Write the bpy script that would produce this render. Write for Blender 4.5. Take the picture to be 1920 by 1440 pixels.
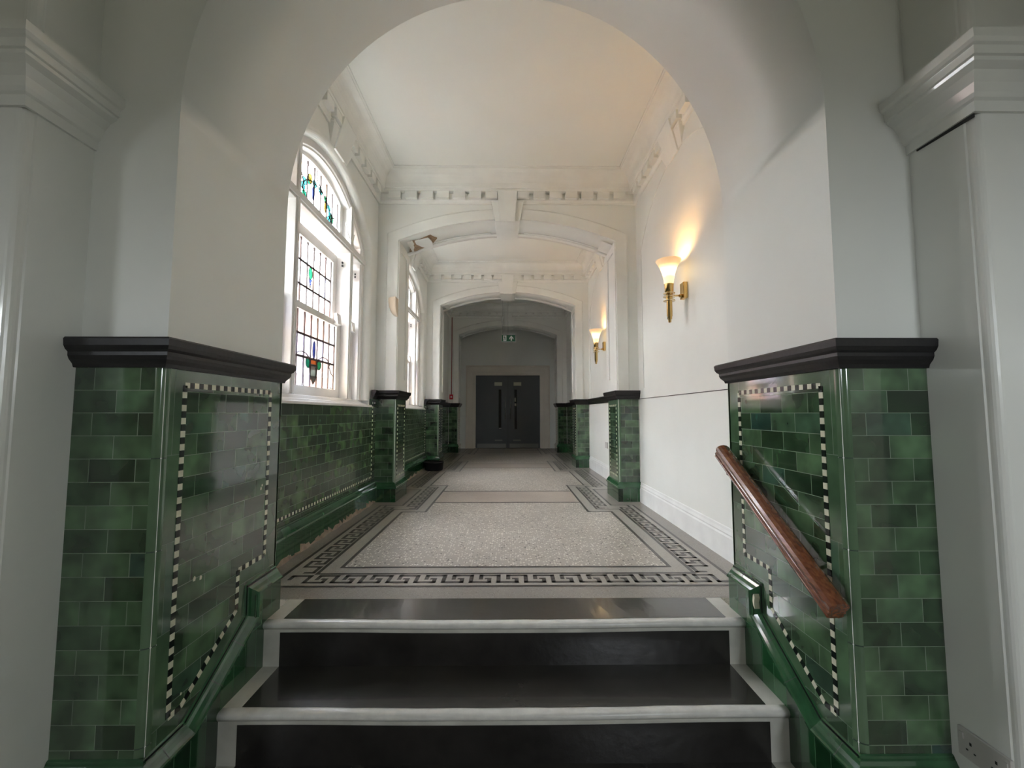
import bpy, bmesh, math, random
from mathutils import Vector, Matrix
random.seed(7)
sc = bpy.context.scene
for o in list(bpy.data.objects): bpy.data.objects.remove(o)
COL = sc.collection

# ------------------------------------------------------------------ camera
TH = math.atan(55/800); YA = math.atan(7/800)
fw = Vector((math.sin(YA)*math.cos(TH), math.cos(YA)*math.cos(TH), math.sin(TH)))
rt = Vector((math.cos(YA), -math.sin(YA), 0)); upv = rt.cross(fw)
cam = bpy.data.cameras.new('camera'); cam.sensor_width = 36; cam.lens = 36*800/1920
cam.clip_start = .02; cam.clip_end = 100
camo = bpy.data.objects.new('camera', cam); COL.objects.link(camo)
camo.matrix_world = Matrix(((rt.x, upv.x, -fw.x, .012), (rt.y, upv.y, -fw.y, 0), (rt.z, upv.z, -fw.z, .965), (0, 0, 0, 1)))
sc.camera = camo
# ------------------------------------------------------------------ colour management, sky
sc.view_settings.view_transform = 'Standard'; sc.view_settings.look = 'None'
sc.view_settings.gamma = 1; sc.view_settings.use_curve_mapping = False
sc.view_settings.exposure = 1.85
w = bpy.data.worlds.new('overcast_sky'); sc.world = w; w.use_nodes = True
nt = w.node_tree; bg = nt.nodes['Background']
tc = nt.nodes.new('ShaderNodeTexCoord'); sp = nt.nodes.new('ShaderNodeSeparateXYZ')
cr = nt.nodes.new('ShaderNodeValToRGB')
cr.color_ramp.elements[0].position = .45; cr.color_ramp.elements[0].color = (.10, .10, .095, 1)
cr.color_ramp.elements[1].position = .55; cr.color_ramp.elements[1].color = (.88, .94, 1, 1)
mr = nt.nodes.new('ShaderNodeMapRange'); mr.inputs[1].default_value = -1; mr.inputs[2].default_value = 1
nt.links.new(tc.outputs['Generated'], sp.inputs[0]); nt.links.new(sp.outputs[2], mr.inputs[0])
nt.links.new(mr.outputs[0], cr.inputs[0]); nt.links.new(cr.outputs[0], bg.inputs[0])
bg.inputs[1].default_value = 13.0

def portal(name, loc, rot, sx, sy):
    l = bpy.data.lights.new(name, 'AREA'); l.shape = 'RECTANGLE'; l.size = sx; l.size_y = sy
    l.cycles.is_portal = True
    o = bpy.data.objects.new(name, l); COL.objects.link(o); o.location = loc; o.rotation_euler = rot
    return o
R90 = math.pi/2
# daylight openings: two corridor windows, the back lobby window and an added fill slot
portal('daylight_portal', (-1.95, 3.6, 2.15), (0, -R90, 0), 2.3, 2.0)
portal('daylight_portal', (-1.95, 6.53, 2.15), (0, -R90, 0), 2.3, 2.0)
portal('daylight_portal', (1.70, -3.25, 1.65), (R90, 0, 0), .7, .8)
portal('daylight_portal', (-3.45, -2.3, 1.7), (0, -R90, 0), .4, 1.4)  # unseen left lobby slot, added to lift the right pilaster

# ------------------------------------------------------------------ materials
MATS = {}
def newmat(name):
    m = bpy.data.materials.new(name); m.use_nodes = True; MATS[name] = m
    return m, m.node_tree, m.node_tree.nodes['Principled BSDF']
def N(nt, t, **kw):
    n = nt.nodes.new('ShaderNode'+t)
    for k, v in kw.items(): setattr(n, k, v)
    return n
def mix(nt, fac, a, b, blend='MIX'):
    n = N(nt, 'Mix', data_type='RGBA', blend_type=blend)
    for s, v in ((n.inputs[0], fac), (n.inputs[6], a), (n.inputs[7], b)):
        if hasattr(v, 'is_linked') or hasattr(v, 'node'): nt.links.new(v, s)
        else: s.default_value = v if not isinstance(v, tuple) else (v+(1,))[:4]
    return n.outputs[2]
def geo_pos(nt): return N(nt, 'NewGeometry').outputs['Position']
def noise(nt, scale, detail=2, vec=None, rough=.5):
    n = N(nt, 'TexNoise'); n.inputs['Scale'].default_value = scale; n.inputs['Detail'].default_value = detail
    n.inputs['Roughness'].default_value = rough
    nt.links.new(vec if vec is not None else geo_pos(nt), n.inputs['Vector'])
    return n.outputs['Fac']
def ramp(nt, fac, *stops):
    n = N(nt, 'ValToRGB'); e = n.color_ramp.elements
    while len(e) < len(stops): e.new(.5)
    for i, (p, c) in enumerate(stops):
        e[i].position = p; e[i].color = (c if isinstance(c, tuple) else (c, c, c))+(1,) if not (isinstance(c, tuple) and len(c) == 4) else c
    nt.links.new(fac, n.inputs[0]); return n.outputs[0]
def bump(nt, b, h, strength, dist=.01):
    n = N(nt, 'Bump'); n.inputs['Strength'].default_value = strength; n.inputs['Distance'].default_value = dist
    nt.links.new(h, n.inputs['Height']); nt.links.new(n.outputs[0], b.inputs['Normal'])
def simple(name, col, rough=.5, metal=0, var=0, vscale=3, bmp=0, bscale=40, coat=0):
    m, nt, b = newmat(name)
    b.inputs['Roughness'].default_value = rough; b.inputs['Metallic'].default_value = metal
    b.inputs['Coat Weight'].default_value = coat; b.inputs['Coat Roughness'].default_value = .08
    if var:
        c = mix(nt, ramp(nt, noise(nt, vscale, 4), (.3, 0.), (.7, 1.)), tuple(x*(1-var) for x in col), tuple(min(1, x*(1+var*.5)) for x in col))
        nt.links.new(c, b.inputs['Base Color'])
    else: b.inputs['Base Color'].default_value = (*col, 1)
    if bmp: bump(nt, b, noise(nt, bscale, 3), bmp, .004)
    return m
simple('white_wall_paint', (.85, .865, .815), .42, var=.05, vscale=1.2, bmp=.12, bscale=14)
simple('white_gloss_paint', (.80, .81, .76), .20, var=.05, vscale=2, bmp=.35, bscale=9, coat=.5)
simple('ceiling_paint', (.85, .865, .815), .7, var=.04, vscale=1)
simple('cornice_paint', (.85, .86, .81), .55, var=.05, vscale=5)
simple('window_paint', (.82, .80, .77), .35, var=.04, vscale=6)
simple('skirting_paint', (.85, .865, .84), .35, var=.06, vscale=7, bmp=.2, bscale=20)
simple('black_gloss_paint', (.009, .008, .009), .38, bmp=.25, bscale=30)
simple('black_step_paint', (.026, .024, .022), .27, var=.35, vscale=6, bmp=.25, bscale=25)
simple('black_paint_tread_glare', (.046, .043, .037), .24, var=.3, vscale=5, bmp=.2, bscale=22, coat=.6)  # black step paint, lightened on treads to imitate glare from the corridor
simple('pale_scratch', (.26, .36, .25), .4)
simple('step_white', (.60, .59, .53), .42, var=.22, vscale=7, bmp=.3, bscale=18)
simple('worn_nosing', (.74, .73, .69), .28, var=.12, vscale=22, bmp=.3, bscale=30)
simple('dark_marble_square', (.010, .016, .013), .15)
simple('cream_square', (.66, .66, .50), .25)
simple('white_dot', (.75, .74, .68), .2)
simple('bullnose_glaze', (.10, .17, .095), .12, var=.25, vscale=4, coat=.5)
simple('plinth_glaze', (.016, .085, .030), .10, var=.4, vscale=7, coat=.6)
simple('mould_glaze', (.030, .11, .045), .09, var=.35, vscale=8, coat=.6)
simple('dark_grout', (.02, .045, .03), .6)
simple('exposed_plaster', (.33, .25, .19), .9, var=.25, vscale=20, bmp=.6, bscale=60)
simple('exposed_lath', (.36, .25, .15), .9, var=.35, vscale=24, bmp=.8, bscale=60)
simple('repair_white', (.85, .865, .815), .6)
simple('lead_came', (.05, .03, .028), .5)
simple('brass', (.72, .50, .20), .18, metal=1)
simple('polished_brass_ring', (.85, .72, .48), .12, metal=1)
simple('cream_plastic', (.72, .60, .45), .5)
simple('socket_plastic', (.52, .50, .47), .3)
simple('socket_slot', (.02, .02, .02), .6)
simple('red_plastic', (.55, .012, .03), .35)
simple('conduit_red', (.30, .03, .03), .45)
simple('black_rubber', (.006, .006, .007), .7)
simple('sign_green', (.012, .12, .055), .4)
simple('sign_white', (.75, .78, .74), .4)
simple('chrome', (.6, .6, .6), .2, metal=1)
simple('door_paint', (.075, .085, .092), .38, var=.08, vscale=2)
simple('door_frame_paint', (.78, .72, .63), .45, var=.05)
simple('vision_glass_dark', (.008, .010, .010), .08)
simple('cream_sign', (.62, .62, .50), .5)
simple('kick_plate_metal', (.20, .20, .19), .35, metal=.7)
simple('brown_wood_dark', (.03, .018, .012), .4)
simple('neighbour_render', (.26, .15, .13), .9, var=.12, vscale=.8)
simple('neighbour_white', (.8, .78, .76), .8)
simple('lobby_floor', (.36, .34, .30), .5, var=.2, vscale=3)
simple('lobby_paint', (.70, .68, .57), .6)
# green glazed wall tiles
def tile_mat(name, c1, c2, zoff=1.12, bw=.154, rh=.0768, uoff=0., rough=.09, grout=(.16, .22, .15), msize=.0013, wav=.22, pooling=.55, coat=.7):
    m, nt, b = newmat(name)
    tcn = N(nt, 'TexCoord'); va = N(nt, 'VectorMath', operation='ADD'); va.inputs[1].default_value = (10*bw+uoff, 40*rh-zoff, 0)
    nt.links.new(tcn.outputs['UV'], va.inputs[0])
    br = N(nt, 'TexBrick'); br.offset = .5; br.squash = 1
    br.inputs['Scale'].default_value = 1; br.inputs['Mortar Size'].default_value = msize
    br.inputs['Mortar Smooth'].default_value = .1; br.inputs['Bias'].default_value = 0
    br.inputs['Brick Width'].default_value = bw; br.inputs['Row Height'].default_value = rh
    br.inputs['Color1'].default_value = (0, 0, 0, 1); br.inputs['Color2'].default_value = (1, 1, 1, 1); br.inputs['Mortar'].default_value = (.5, .5, .5, 1)
    nt.links.new(va.outputs[0], br.inputs['Vector'])
    base = ramp(nt, br.outputs['Color'], (0., tuple(x*.6 for x in c1)), (.35, c1), (.7, c2), (.92, tuple(x*1.25 for x in c2)), (1., (c1[0]*.6, c1[1]*.75, c1[2]*1.3)))
    pool = mix(nt, ramp(nt, noise(nt, 9, 2), (.35, 0.), (.68, 1.)), (1-pooling, 1-pooling, 1-pooling), (1.2, 1.2, 1.15))
    col = mix(nt, 1., base, pool, 'MULTIPLY')
    col = mix(nt, br.outputs['Fac'], col, grout)
    nt.links.new(col, b.inputs['Base Color'])
    rr = N(nt, 'MapRange'); rr.inputs[3].default_value = rough; rr.inputs[4].default_value = .55
    nt.links.new(br.outputs['Fac'], rr.inputs[0]); nt.links.new(rr.outputs[0], b.inputs['Roughness'])
    b.inputs['IOR'].default_value = 1.6; b.inputs['Coat Weight'].default_value = coat; b.inputs['Coat Roughness'].default_value = .05
    # gentle waviness of each glaze + recessed joints, a small random tilt per tile
    h1 = N(nt, 'Math', operation='MULTIPLY'); h1.inputs[1].default_value = wav; nt.links.new(noise(nt, 7, 1), h1.inputs[0])
    h2 = N(nt, 'Math', operation='MULTIPLY'); h2.inputs[1].default_value = -.25; nt.links.new(br.outputs['Fac'], h2.inputs[0])
    h3 = N(nt, 'Math', operation='ADD'); nt.links.new(h1.outputs[0], h3.inputs[0]); nt.links.new(h2.outputs[0], h3.inputs[1])
    bump(nt, b, h3.outputs[0], .5, .006)
    return m
tile_mat('green_brick_tile', (.044, .096, .046), (.082, .155, .078))
tile_mat('green_dado_tile', (.036, .080, .034), (.078, .140, .062), zoff=1.03, pooling=.6, rough=.26, coat=.15)
tile_mat('green_plain_tile', (.066, .130, .068), (.080, .152, .080), bw=.30, rh=.30, grout=(.10, .16, .10), pooling=.25)
tile_mat('plinth_tile', (.010, .055, .018), (.018, .090, .030), bw=.077, rh=.6, zoff=0, grout=(.05, .12, .06), pooling=.4)
# terrazzo
def terrazzo(name, base, light, dark, scale, rough=.32, lf=.3, df=.12):
    m, nt, b = newmat(name)
    p = geo_pos(nt)
    v = N(nt, 'TexVoronoi'); v.inputs['Scale'].default_value = scale; nt.links.new(p, v.inputs['Vector'])
    sepc = N(nt, 'SeparateColor'); nt.links.new(v.outputs['Color'], sepc.inputs[0])
    chip = ramp(nt, sepc.outputs[0], (0., dark), (df, dark), (df+.02, base), (1-lf, base), (1-lf+.1, light), (1., light))
    inside = ramp(nt, v.outputs['Distance'], (.32, 1.), (.46, 0.))
    c = mix(nt, inside, base, chip)
    big = mix(nt, ramp(nt, noise(nt, 1.1, 4), (.3, 0.), (.7, 1.)), (.84, .83, .82), (1.06, 1.05, 1.03))
    nt.links.new(mix(nt, 1., c, big, 'MULTIPLY'), b.inputs['Base Color'])
    b.inputs['Roughness'].default_value = rough
    bump(nt, b, noise(nt, 60, 2), .08, .003)
    return m
terrazzo('terrazzo_panel', (.42, .385, .335), (.80, .77, .70), (.05, .04, .035), 60, lf=.5, df=.08)
terrazzo('terrazzo_tie', (.44, .385, .33), (.56, .50, .44), (.28, .23, .19), 130)
terrazzo('terrazzo_border', (.30, .28, .25), (.42, .40, .36), (.17, .155, .14), 150)
terrazzo('terrazzo_band', (.38, .36, .32), (.48, .46, .42), (.26, .245, .22), 160)
terrazzo('terrazzo_dark', (.085, .078, .072), (.12, .11, .10), (.05, .046, .044), 160)
# handrail wood
m, nt, b = newmat('varnished_mahogany')
mp = N(nt, 'Mapping'); mp.inputs['Scale'].default_value = (30, 3, 30); nt.links.new(N(nt, 'TexCoord').outputs['Object'], mp.inputs[0])
nt.links.new(ramp(nt, noise(nt, 3, 6, mp.outputs[0]), (.3, (.10, .028, .010)), (.55, (.19, .060, .022)), (.75, (.26, .095, .035))), b.inputs['Base Color'])
b.inputs['Roughness'].default_value = .25; b.inputs['Coat Weight'].default_value = 1.; b.inputs['Coat Roughness'].default_value = .09
# window glasses (obscured, tinted)
def glass(name, tint, transl=.5, em=None):
    m, nt, b = newmat(name); out = nt.nodes['Material Output']; nt.nodes.remove(b)
    tr = N(nt, 'BsdfTransparent'); tr.inputs[0].default_value = (*tint, 1)
    tl = N(nt, 'BsdfTranslucent'); tl.inputs[0].default_value = (*tint, 1)
    gl = N(nt, 'BsdfGlossy'); gl.inputs['Roughness'].default_value = .15
    a = N(nt, 'MixShader'); a.inputs[0].default_value = transl*.12
    nt.links.new(tr.outputs[0], a.inputs[1]); nt.links.new(tl.outputs[0], a.inputs[2])
    c = N(nt, 'MixShader'); c.inputs[0].default_value = .06
    nt.links.new(a.outputs[0], c.inputs[1]); nt.links.new(gl.outputs[0], c.inputs[2]); nt.links.new(c.outputs[0], out.inputs[0])
    return m
glass('obscured_glass', (.90, .92, .93)); glass('pink_glass', (.80, .66, .62)); glass('lilac_glass', (.66, .72, .90))
glass('cyan_glass', (.012, .09, .10)); glass('green_glass', (.004, .06, .028)); glass('yellow_glass', (.09, .06, .01))
glass('blue_glass', (.008, .016, .08)); glass('orange_glass', (.10, .035, .01)); glass('smoke_glass', (.02, .027, .027)); glass('peach_glass', (.85, .70, .58))
# lamp shades
m, nt, b = newmat('lit_glass_shade'); out = nt.nodes['Material Output']
b.inputs['Base Color'].default_value = (.9, .78, .55, 1); b.inputs['Roughness'].default_value = .35
sp = N(nt, 'SeparateXYZ'); nt.links.new(N(nt, 'TexCoord').outputs['Object'], sp.inputs[0])
f = N(nt, 'MapRange'); f.inputs[1].default_value = .12; f.inputs[2].default_value = .24
nt.links.new(sp.outputs[2], f.inputs[0])
nt.links.new(ramp(nt, f.outputs[0], (0., (1., .62, .22)), (.3, (1., .78, .42)), (.7, (1., .66, .28)), (1., (1., .50, .18))), b.inputs['Emission Color'])
s = ramp(nt, f.outputs[0], (0., .5), (.25, 1.), (.55, .8), (.85, .22), (1., .14))
mm = N(nt, 'Math', operation='MULTIPLY'); mm.inputs[1].default_value = 1.1; nt.links.new(s, mm.inputs[0]); nt.links.new(mm.outputs[0], b.inputs['Emission Strength'])

# ------------------------------------------------------------------ mesh builder
class MB:
    def __init__(s): s.v = []; s.f = []; s.mi = []; s.sm = []; s.mats = []
    def m(s, name):
        if name not in s.mats: s.mats.append(name)
        return s.mats.index(name)
    def face(s, pts, mat, smooth=False):
        i = len(s.v); s.v += [tuple(p) for p in pts]; s.f.append(tuple(range(i, i+len(pts)))); s.mi.append(s.m(mat)); s.sm.append(smooth)
    def box(s, a, b, mat):
        x0, x1 = sorted((a[0], b[0])); y0, y1 = sorted((a[1], b[1])); z0, z1 = sorted((a[2], b[2]))
        P = [(x0,y0,z0),(x1,y0,z0),(x1,y1,z0),(x0,y1,z0),(x0,y0,z1),(x1,y0,z1),(x1,y1,z1),(x0,y1,z1)]
        for q in ((0,3,2,1),(4,5,6,7),(0,1,5,4),(1,2,6,5),(2,3,7,6),(3,0,4,7)): s.face([P[k] for k in q], mat)
    def hexa(s, P, mat):
        for q in ((0,3,2,1),(4,5,6,7),(0,1,5,4),(1,2,6,5),(2,3,7,6),(3,0,4,7)): s.face([P[k] for k in q], mat)
    def prism(s, poly, h0, h1, mp, mat):
        """poly: 2d points; mp(a,b,h)->3d"""
        s.face([mp(a, b, h1) for a, b in poly], mat); s.face([mp(a, b, h0) for a, b in reversed(poly)], mat)
        n = len(poly)
        for i in range(n):
            p, q = poly[i], poly[(i+1) % n]
            s.face([mp(*p, h0), mp(*q, h0), mp(*q, h1), mp(*p, h1)], mat)
    def sweep(s, path, prof, mp, mat, closed=False, caps=True, smooth=False):
        """path 2d pts; prof (offset to the left of travel, height) ; mp(a,b,h)->3d"""
        n = len(path); L = []
        for i in range(n):
            p = Vector(path[i]); dirs = []
            if i > 0 or closed: dirs.append((p-Vector(path[i-1])).normalized())
            if i < n-1 or closed: dirs.append((Vector(path[(i+1) % n])-p).normalized())
            ns = [Vector((-d.y, d.x)) for d in dirs]
            if len(ns) == 1: mvec = ns[0]
            else:
                bb = (ns[0]+ns[1]); k = bb.dot(ns[0]); mvec = bb/k if k > .15 else bb
            L.append([mp(p.x+mvec.x*o, p.y+mvec.y*o, h) for o, h in prof])
        for i in range(n if closed else n-1):
            A, B = L[i], L[(i+1) % n]
            for j in range(len(prof)-1): s.face([A[j], B[j], B[j+1], A[j+1]], mat, smooth)
        if caps and not closed:
            s.face(L[0][::-1], mat); s.face(L[-1], mat)
    def lathe(s, prof, c, mat, seg=32, smooth=True, a0=0, a1=2*math.pi):
        full = abs(a1-a0-2*math.pi) < 1e-6
        for i in range(seg):
            t0 = a0+(a1-a0)*i/seg; t1 = a0+(a1-a0)*(i+1)/seg
            for (r0, z0), (r1, z1) in zip(prof, prof[1:]):
                pts = [(c[0]+r0*math.cos(t0), c[1]+r0*math.sin(t0), c[2]+z0), (c[0]+r0*math.cos(t1), c[1]+r0*math.sin(t1), c[2]+z0),
                       (c[0]+r1*math.cos(t1), c[1]+r1*math.sin(t1), c[2]+z1), (c[0]+r1*math.cos(t0), c[1]+r1*math.sin(t0), c[2]+z1)]
                if r0 < 1e-6: pts = pts[1:]
                elif r1 < 1e-6: pts = pts[:3]
                s.face(pts, mat, smooth)
    def tube(s, pts, r, mat, seg=8, flat=1.):
        pts = [Vector(p) for p in pts]; rings = []
        for i, p in enumerate(pts):
            d = (pts[min(i+1, len(pts)-1)]-pts[max(i-1, 0)]).normalized()
            u = d.cross(Vector((0, 0, 1)));
            if u.length < 1e-3: u = d.cross(Vector((1, 0, 0)))
            u.normalize(); v = d.cross(u)
            rings.append([p+r*(math.cos(2*math.pi*k/seg)*u+math.sin(2*math.pi*k/seg)*v*flat) for k in range(seg)])
        for A, B in zip(rings, rings[1:]):
            for k in range(seg): s.face([A[k], A[(k+1) % seg], B[(k+1) % seg], B[k]], mat, True)
        s.face(rings[0][::-1], mat); s.face(rings[-1], mat)
    def build(s, name, parent=None, label=None, cat=None, kind=None, group=None, bevel=0, weld=True):
        me = bpy.data.meshes.new(name); me.from_pydata(s.v, [], s.f)
        for n in s.mats: me.materials.append(MATS[n])
        for p, k, sm in zip(me.polygons, s.mi, s.sm): p.material_index = k; p.use_smooth = sm
        bm = bmesh.new(); bm.from_mesh(me)
        if weld: bmesh.ops.remove_doubles(bm, verts=bm.verts, dist=2e-5)
        bmesh.ops.recalc_face_normals(bm, faces=bm.faces)
        uv = bm.loops.layers.uv.new('UVMap')
        for f in bm.faces:
            n = f.normal; ax = max(range(3), key=lambda i: abs(n[i]))
            for l in f.loops:
                c = l.vert.co
                l[uv].uv = (c.y, c.z) if ax == 0 else ((c.x, c.z) if ax == 1 else (c.x, c.y))
        bm.to_mesh(me); bm.free()
        o = bpy.data.objects.new(name, me); COL.objects.link(o)
        if parent: o.parent = parent
        if label: o['label'] = label
        if cat: o['category'] = cat
        if kind: o['kind'] = kind
        if group: o['group'] = group
        if bevel:
            md = o.modifiers.new('bevel', 'BEVEL'); md.width = bevel; md.segments = 2; md.limit_method = 'ANGLE'; md.angle_limit = .6
        return o
def root(name, loc, label, cat, kind=None, group=None, rz=0):
    o = bpy.data.objects.new(name, None); COL.objects.link(o); o.location = loc; o.rotation_euler = (0, 0, rz)
    o.empty_display_size = .1
    o['label'] = label; o['category'] = cat
    if kind: o['kind'] = kind
    if group: o['group'] = group
    return o
def dup(r, loc, label=None, name=None):
    c = r.copy(); COL.objects.link(c); c.location = loc
    if label: c['label'] = label
    if name: c.name = name
    def rec(src, dst):
        for ch in [k for k in bpy.data.objects if k.parent == src]:
            d = ch.copy(); COL.objects.link(d); pi = ch.matrix_parent_inverse.copy(); d.parent = dst; d.matrix_parent_inverse = pi; rec(ch, d)
    rec(r, c); return c
HM = lambda a, b, h: (a, b, h)                 # horizontal plane map

# ------------------------------------------------------------------ dimensions
WX = 1.475          # corridor half width
P = 2.93            # bay pitch
PX = 1.24           # cross-arch opening half width
ZC = 3.68           # corridor ceiling
Y1, Y2 = 1.45, 2.20 # entry arch
PIERS = [4.75, 4.75+P, 4.75+2*P]; PD = .47
YE = 11.9
LZ = -.6            # lobby floor

# ------------------------------------------------------------------ floor
def poly_strip(mb, path, o0, o1, z, mat, closed=False): mb.sweep(path, [(o0, z), (o1, z)], HM, mat, closed=closed, caps=False)
fl = MB()
fl.face([(-1.6, 2.3, 0), (1.6, 2.3, 0), (1.6, YE+.3, 0), (-1.6, YE+.3, 0)], 'terrazzo_border')
fl.box((-1.6, 2.3, -.25), (1.6, YE+.3, -.0005), 'terrazzo_border')
e = .0004
# panel outline (right half), counter-clockwise from front right; offset outward = right of travel
XB, XP = 1.02, .79
ys = [2.765]
half = [(XB, 2.765)]
for k in range(3):
    c = PIERS[k]+.28
    half += [(XB, c-.775), (XP, c-.775), (XP, c+.775 if k < 2 else YE-.1)]
    if k < 2: half += [(XB, c+.775)]
outline = half+[(-x, y) for x, y in reversed(half)]
# polygons of the field
n = len(outline)
def field(mat, z, inset=0):
    yy = [2.765]; segs = []
    prevx = XB; y = 2.765
    for k in range(3):
        c = PIERS[k]+.28; segs.append((y, c-.775, XB)); segs.append((c-.775, c+.775 if k < 2 else YE-.1, XP)); y = c+.775
    for a, b_, x in segs: fl.face([(-x, a, z), (x, a, z), (x, b_, z), (-x, b_, z)], mat)
poly_strip(fl, outline, 0, -.31, e, 'terrazzo_band', closed=True)
field('terrazzo_panel', 2*e)
poly_strip(fl, outline, .004, -.020, 3*e, 'terrazzo_dark', closed=True)
poly_strip(fl, outline, -.105, -.128, 3*e, 'terrazzo_dark', closed=True)
poly_strip(fl, outline, -.292, -.315, 3*e, 'terrazzo_dark', closed=True)
for k in range(3):
    c = PIERS[k]+.28
    fl.face([(-XP, c-.31, 2.5*e), (XP, c-.31, 2.5*e), (XP, c+.33, 2.5*e), (-XP, c+.33, 2.5*e)], 'terrazzo_tie')
    for yy in (c-.34, c+.33): fl.box((-XP, yy, 0), (XP, yy+.028, 3.3*e), 'terrazzo_dark')
# greek key
def key(o, d, nrm, L, nmot):
    """dark key motifs; o = start at the outer side, d = direction, nrm = towards the inner side"""
    o, d, nrm = Vector(o), Vector(d), Vector(nrm); p = L/nmot; W = p/6.5; h = .122; wy = h/5
    rects = [(0, 5.2, 4, 5), (0, 1, 2, 5), (4.2, 5.2, 0, 5), (4.2, 9.5, 0, 1), (8.5, 9.5, 0, 3), (7.9, 8.6, 2.1, 3)]
    for k in range(nmot):
        for a, b_, c_, d_ in rects:
            if k == nmot-1 and a > 4.5: b_ = min(b_, 6.3)
            if b_ <= a: continue
            q = [o+d*(k*p+a*W)+nrm*(c_*wy), o+d*(k*p+b_*W)+nrm*(c_*wy), o+d*(k*p+b_*W)+nrm*(d_*wy), o+d*(k*p+a*W)+nrm*(d_*wy)]
            fl.face([(v.x, v.y, 3.6*e) for v in q], 'terrazzo_dark')
key((-1.27, 2.505), (1, 0), (0, 1), 2.54, 16)
for s in (-1, 1):
    y = 2.66
    key((s*1.276, 2.655), (0, 1), (-s, 0), PIERS[0]+.28-.775-2.655+.24, 12)
    for k in range(3):
        c = PIERS[k]+.28
        key((s*1.045, c-.625), (0, 1), (-s, 0), 1.26, 8)
        if k < 2: key((s*1.276, c+.59), (0, 1), (-s, 0), P-1.18, 11)
fl.build('floor', None, 'grey terrazzo corridor floor with speckled panels and dark greek key border', 'floor', 'structure', weld=False)
# lobby floor
lf = MB(); lf.box((-3.4, -3.2, LZ-.1), (3.4, 1.75, LZ), 'lobby_floor')
lf.build('floor', None, 'lower lobby floor at the foot of the steps', 'floor', 'structure')

# ------------------------------------------------------------------ staircase
def sag(x): return -.007*math.exp(-(x/.62)**4)
st = root('staircase', (0, 2.0, LZ), 'short flight of white edged stone steps with black painted centre, between the green tiled piers', 'stairs')
noses = [(2.05, 0.), (1.75, -.2), (1.455, -.4)]
backs = [2.31, 2.09, 1.79]
SX = 1.125
for i, ((yn, z), yb) in enumerate(zip(noses, backs)):
    mb = MB(); NX = 40; xs = [-SX+2*SX*k/NX for k in range(NX+1)]
    prof = [(yb, 0, 0), (yn+.035, 0, 1), (yn+.012, -.001, 1), (yn+.003, -.006, 1), (yn, -.014, 1), (yn+.002, -.024, 1), (yn+.008, -.032, .8), (yn+.012, -.036, .5), (yn+.012, -.2, 0)]
    X2 = SX+.045 if i else SX+.045
    for k in range(NX):
        for (ya, za, wa), (yc, zc_, wc) in zip(prof, prof[1:]):
            q = [(xs[k], ya, z+za+wa*sag(xs[k])), (xs[k+1], ya, z+za+wa*sag(xs[k+1])), (xs[k+1], yc, z+zc_+wc*sag(xs[k+1])), (xs[k], yc, z+zc_+wc*sag(xs[k]))]
            mat = 'worn_nosing' if (wa > 0 and wc > .9) else 'step_white'
            mb.face(q, mat, wa > 0 and wc > .4)
    for s in (-1, 1):      # ends
        mb.face([(s*SX, a, z+c) for a, c, _ in prof]+[(s*SX, yb, z-.2)], 'step_white')
    mb.face([(-SX, yb, z), (SX, yb, z), (SX, yb, z-.2), (-SX, yb, z-.2)], 'step_white')
    o = mb.build('step', st, bevel=0); o.matrix_parent_inverse = Matrix.Translation((0, -2.0, -LZ))
    # black painted fields
    bx = 1.045; mb = MB(); NX = 24; xs = [-bx+2*bx*k/NX for k in range(NX+1)]
    for k in range(NX):
        a, c = xs[k], xs[k+1]; j = lambda x: .0015*math.sin(x*23)
        mb.face([(a, yb-.003 if i else 2.30, z+.0012), (c, yb-.003 if i else 2.30, z+.0012), (c, yn+.036+j(c), z+.0012+sag(c)), (a, yn+.036+j(a), z+.0012+sag(a))], 'black_paint_tread_glare')
    o = mb.build('tread_paint', st, 'black painted tread'); o.matrix_parent_inverse = Matrix.Translation((0, -2.0, -LZ))
    mb = MB()
    for k in range(NX):
        a, c = xs[k], xs[k+1]; y = yn+.0105
        mb.face([(a, y, z-.048+sag(a)), (c, y, z-.048+sag(c)), (c, y, z-.1995), (a, y, z-.1995)], 'black_step_paint')
    o = mb.build('riser_paint', st, 'black painted riser'); o.matrix_parent_inverse = Matrix.Translation((0, -2.0, -LZ))

# ------------------------------------------------------------------ generic pieces for tiled dados
RAIL = [(0, 1.12), (.010, 1.12), (.014, 1.132), (.026, 1.146), (.031, 1.158), (.031, 1.170), (.040, 1.178), (.046, 1.190), (.048, 1.212), (.043, 1.218), (0, 1.218)]
PLM = [(.0, 0), (.004, -.002), (.004, -.010), (.010, -.012), (.016, -.022), (.026, -.034), (.034, -.048), (.036, -.058), (.042, -.060), (.042, -.068), (.037, -.070)]  # moulding
def bullnose(mb, cx, cy, sx, sy, z0, z1, r=.03, mat='bullnose_glaze', out=.0):
    """convex vertical corner at (cx,cy); faces look towards sx (x) and sy (y)"""
    n = 8; zs = []; z = z1
    while z > z0+.001: zs.append((max(z0, z-.305), z-.0015)); z -= .307
    pts = [(cx-sx*r+sx*(r-.0012)*math.cos(k/n*math.pi/2), cy-sy*r+sy*(r-.0012)*math.sin(k/n*math.pi/2)) for k in range(n+1)]
    for p, q in zip(pts, pts[1:]): mb.face([(*p, z0), (*q, z0), (*q, z1), (*p, z1)], 'dark_grout', True)
    for a, b_ in zs:
        pts = []
        for k in range(n+1):
            t = k/n*math.pi/2
            pts.append((cx-sx*r+sx*(r+out)*math.cos(t), cy-sy*r+sy*(r+out)*math.sin(t)))
        for p, q in zip(pts, pts[1:]): mb.face([(*p, a), (*q, a), (*q, b_), (*p, b_)], mat, True)
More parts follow.
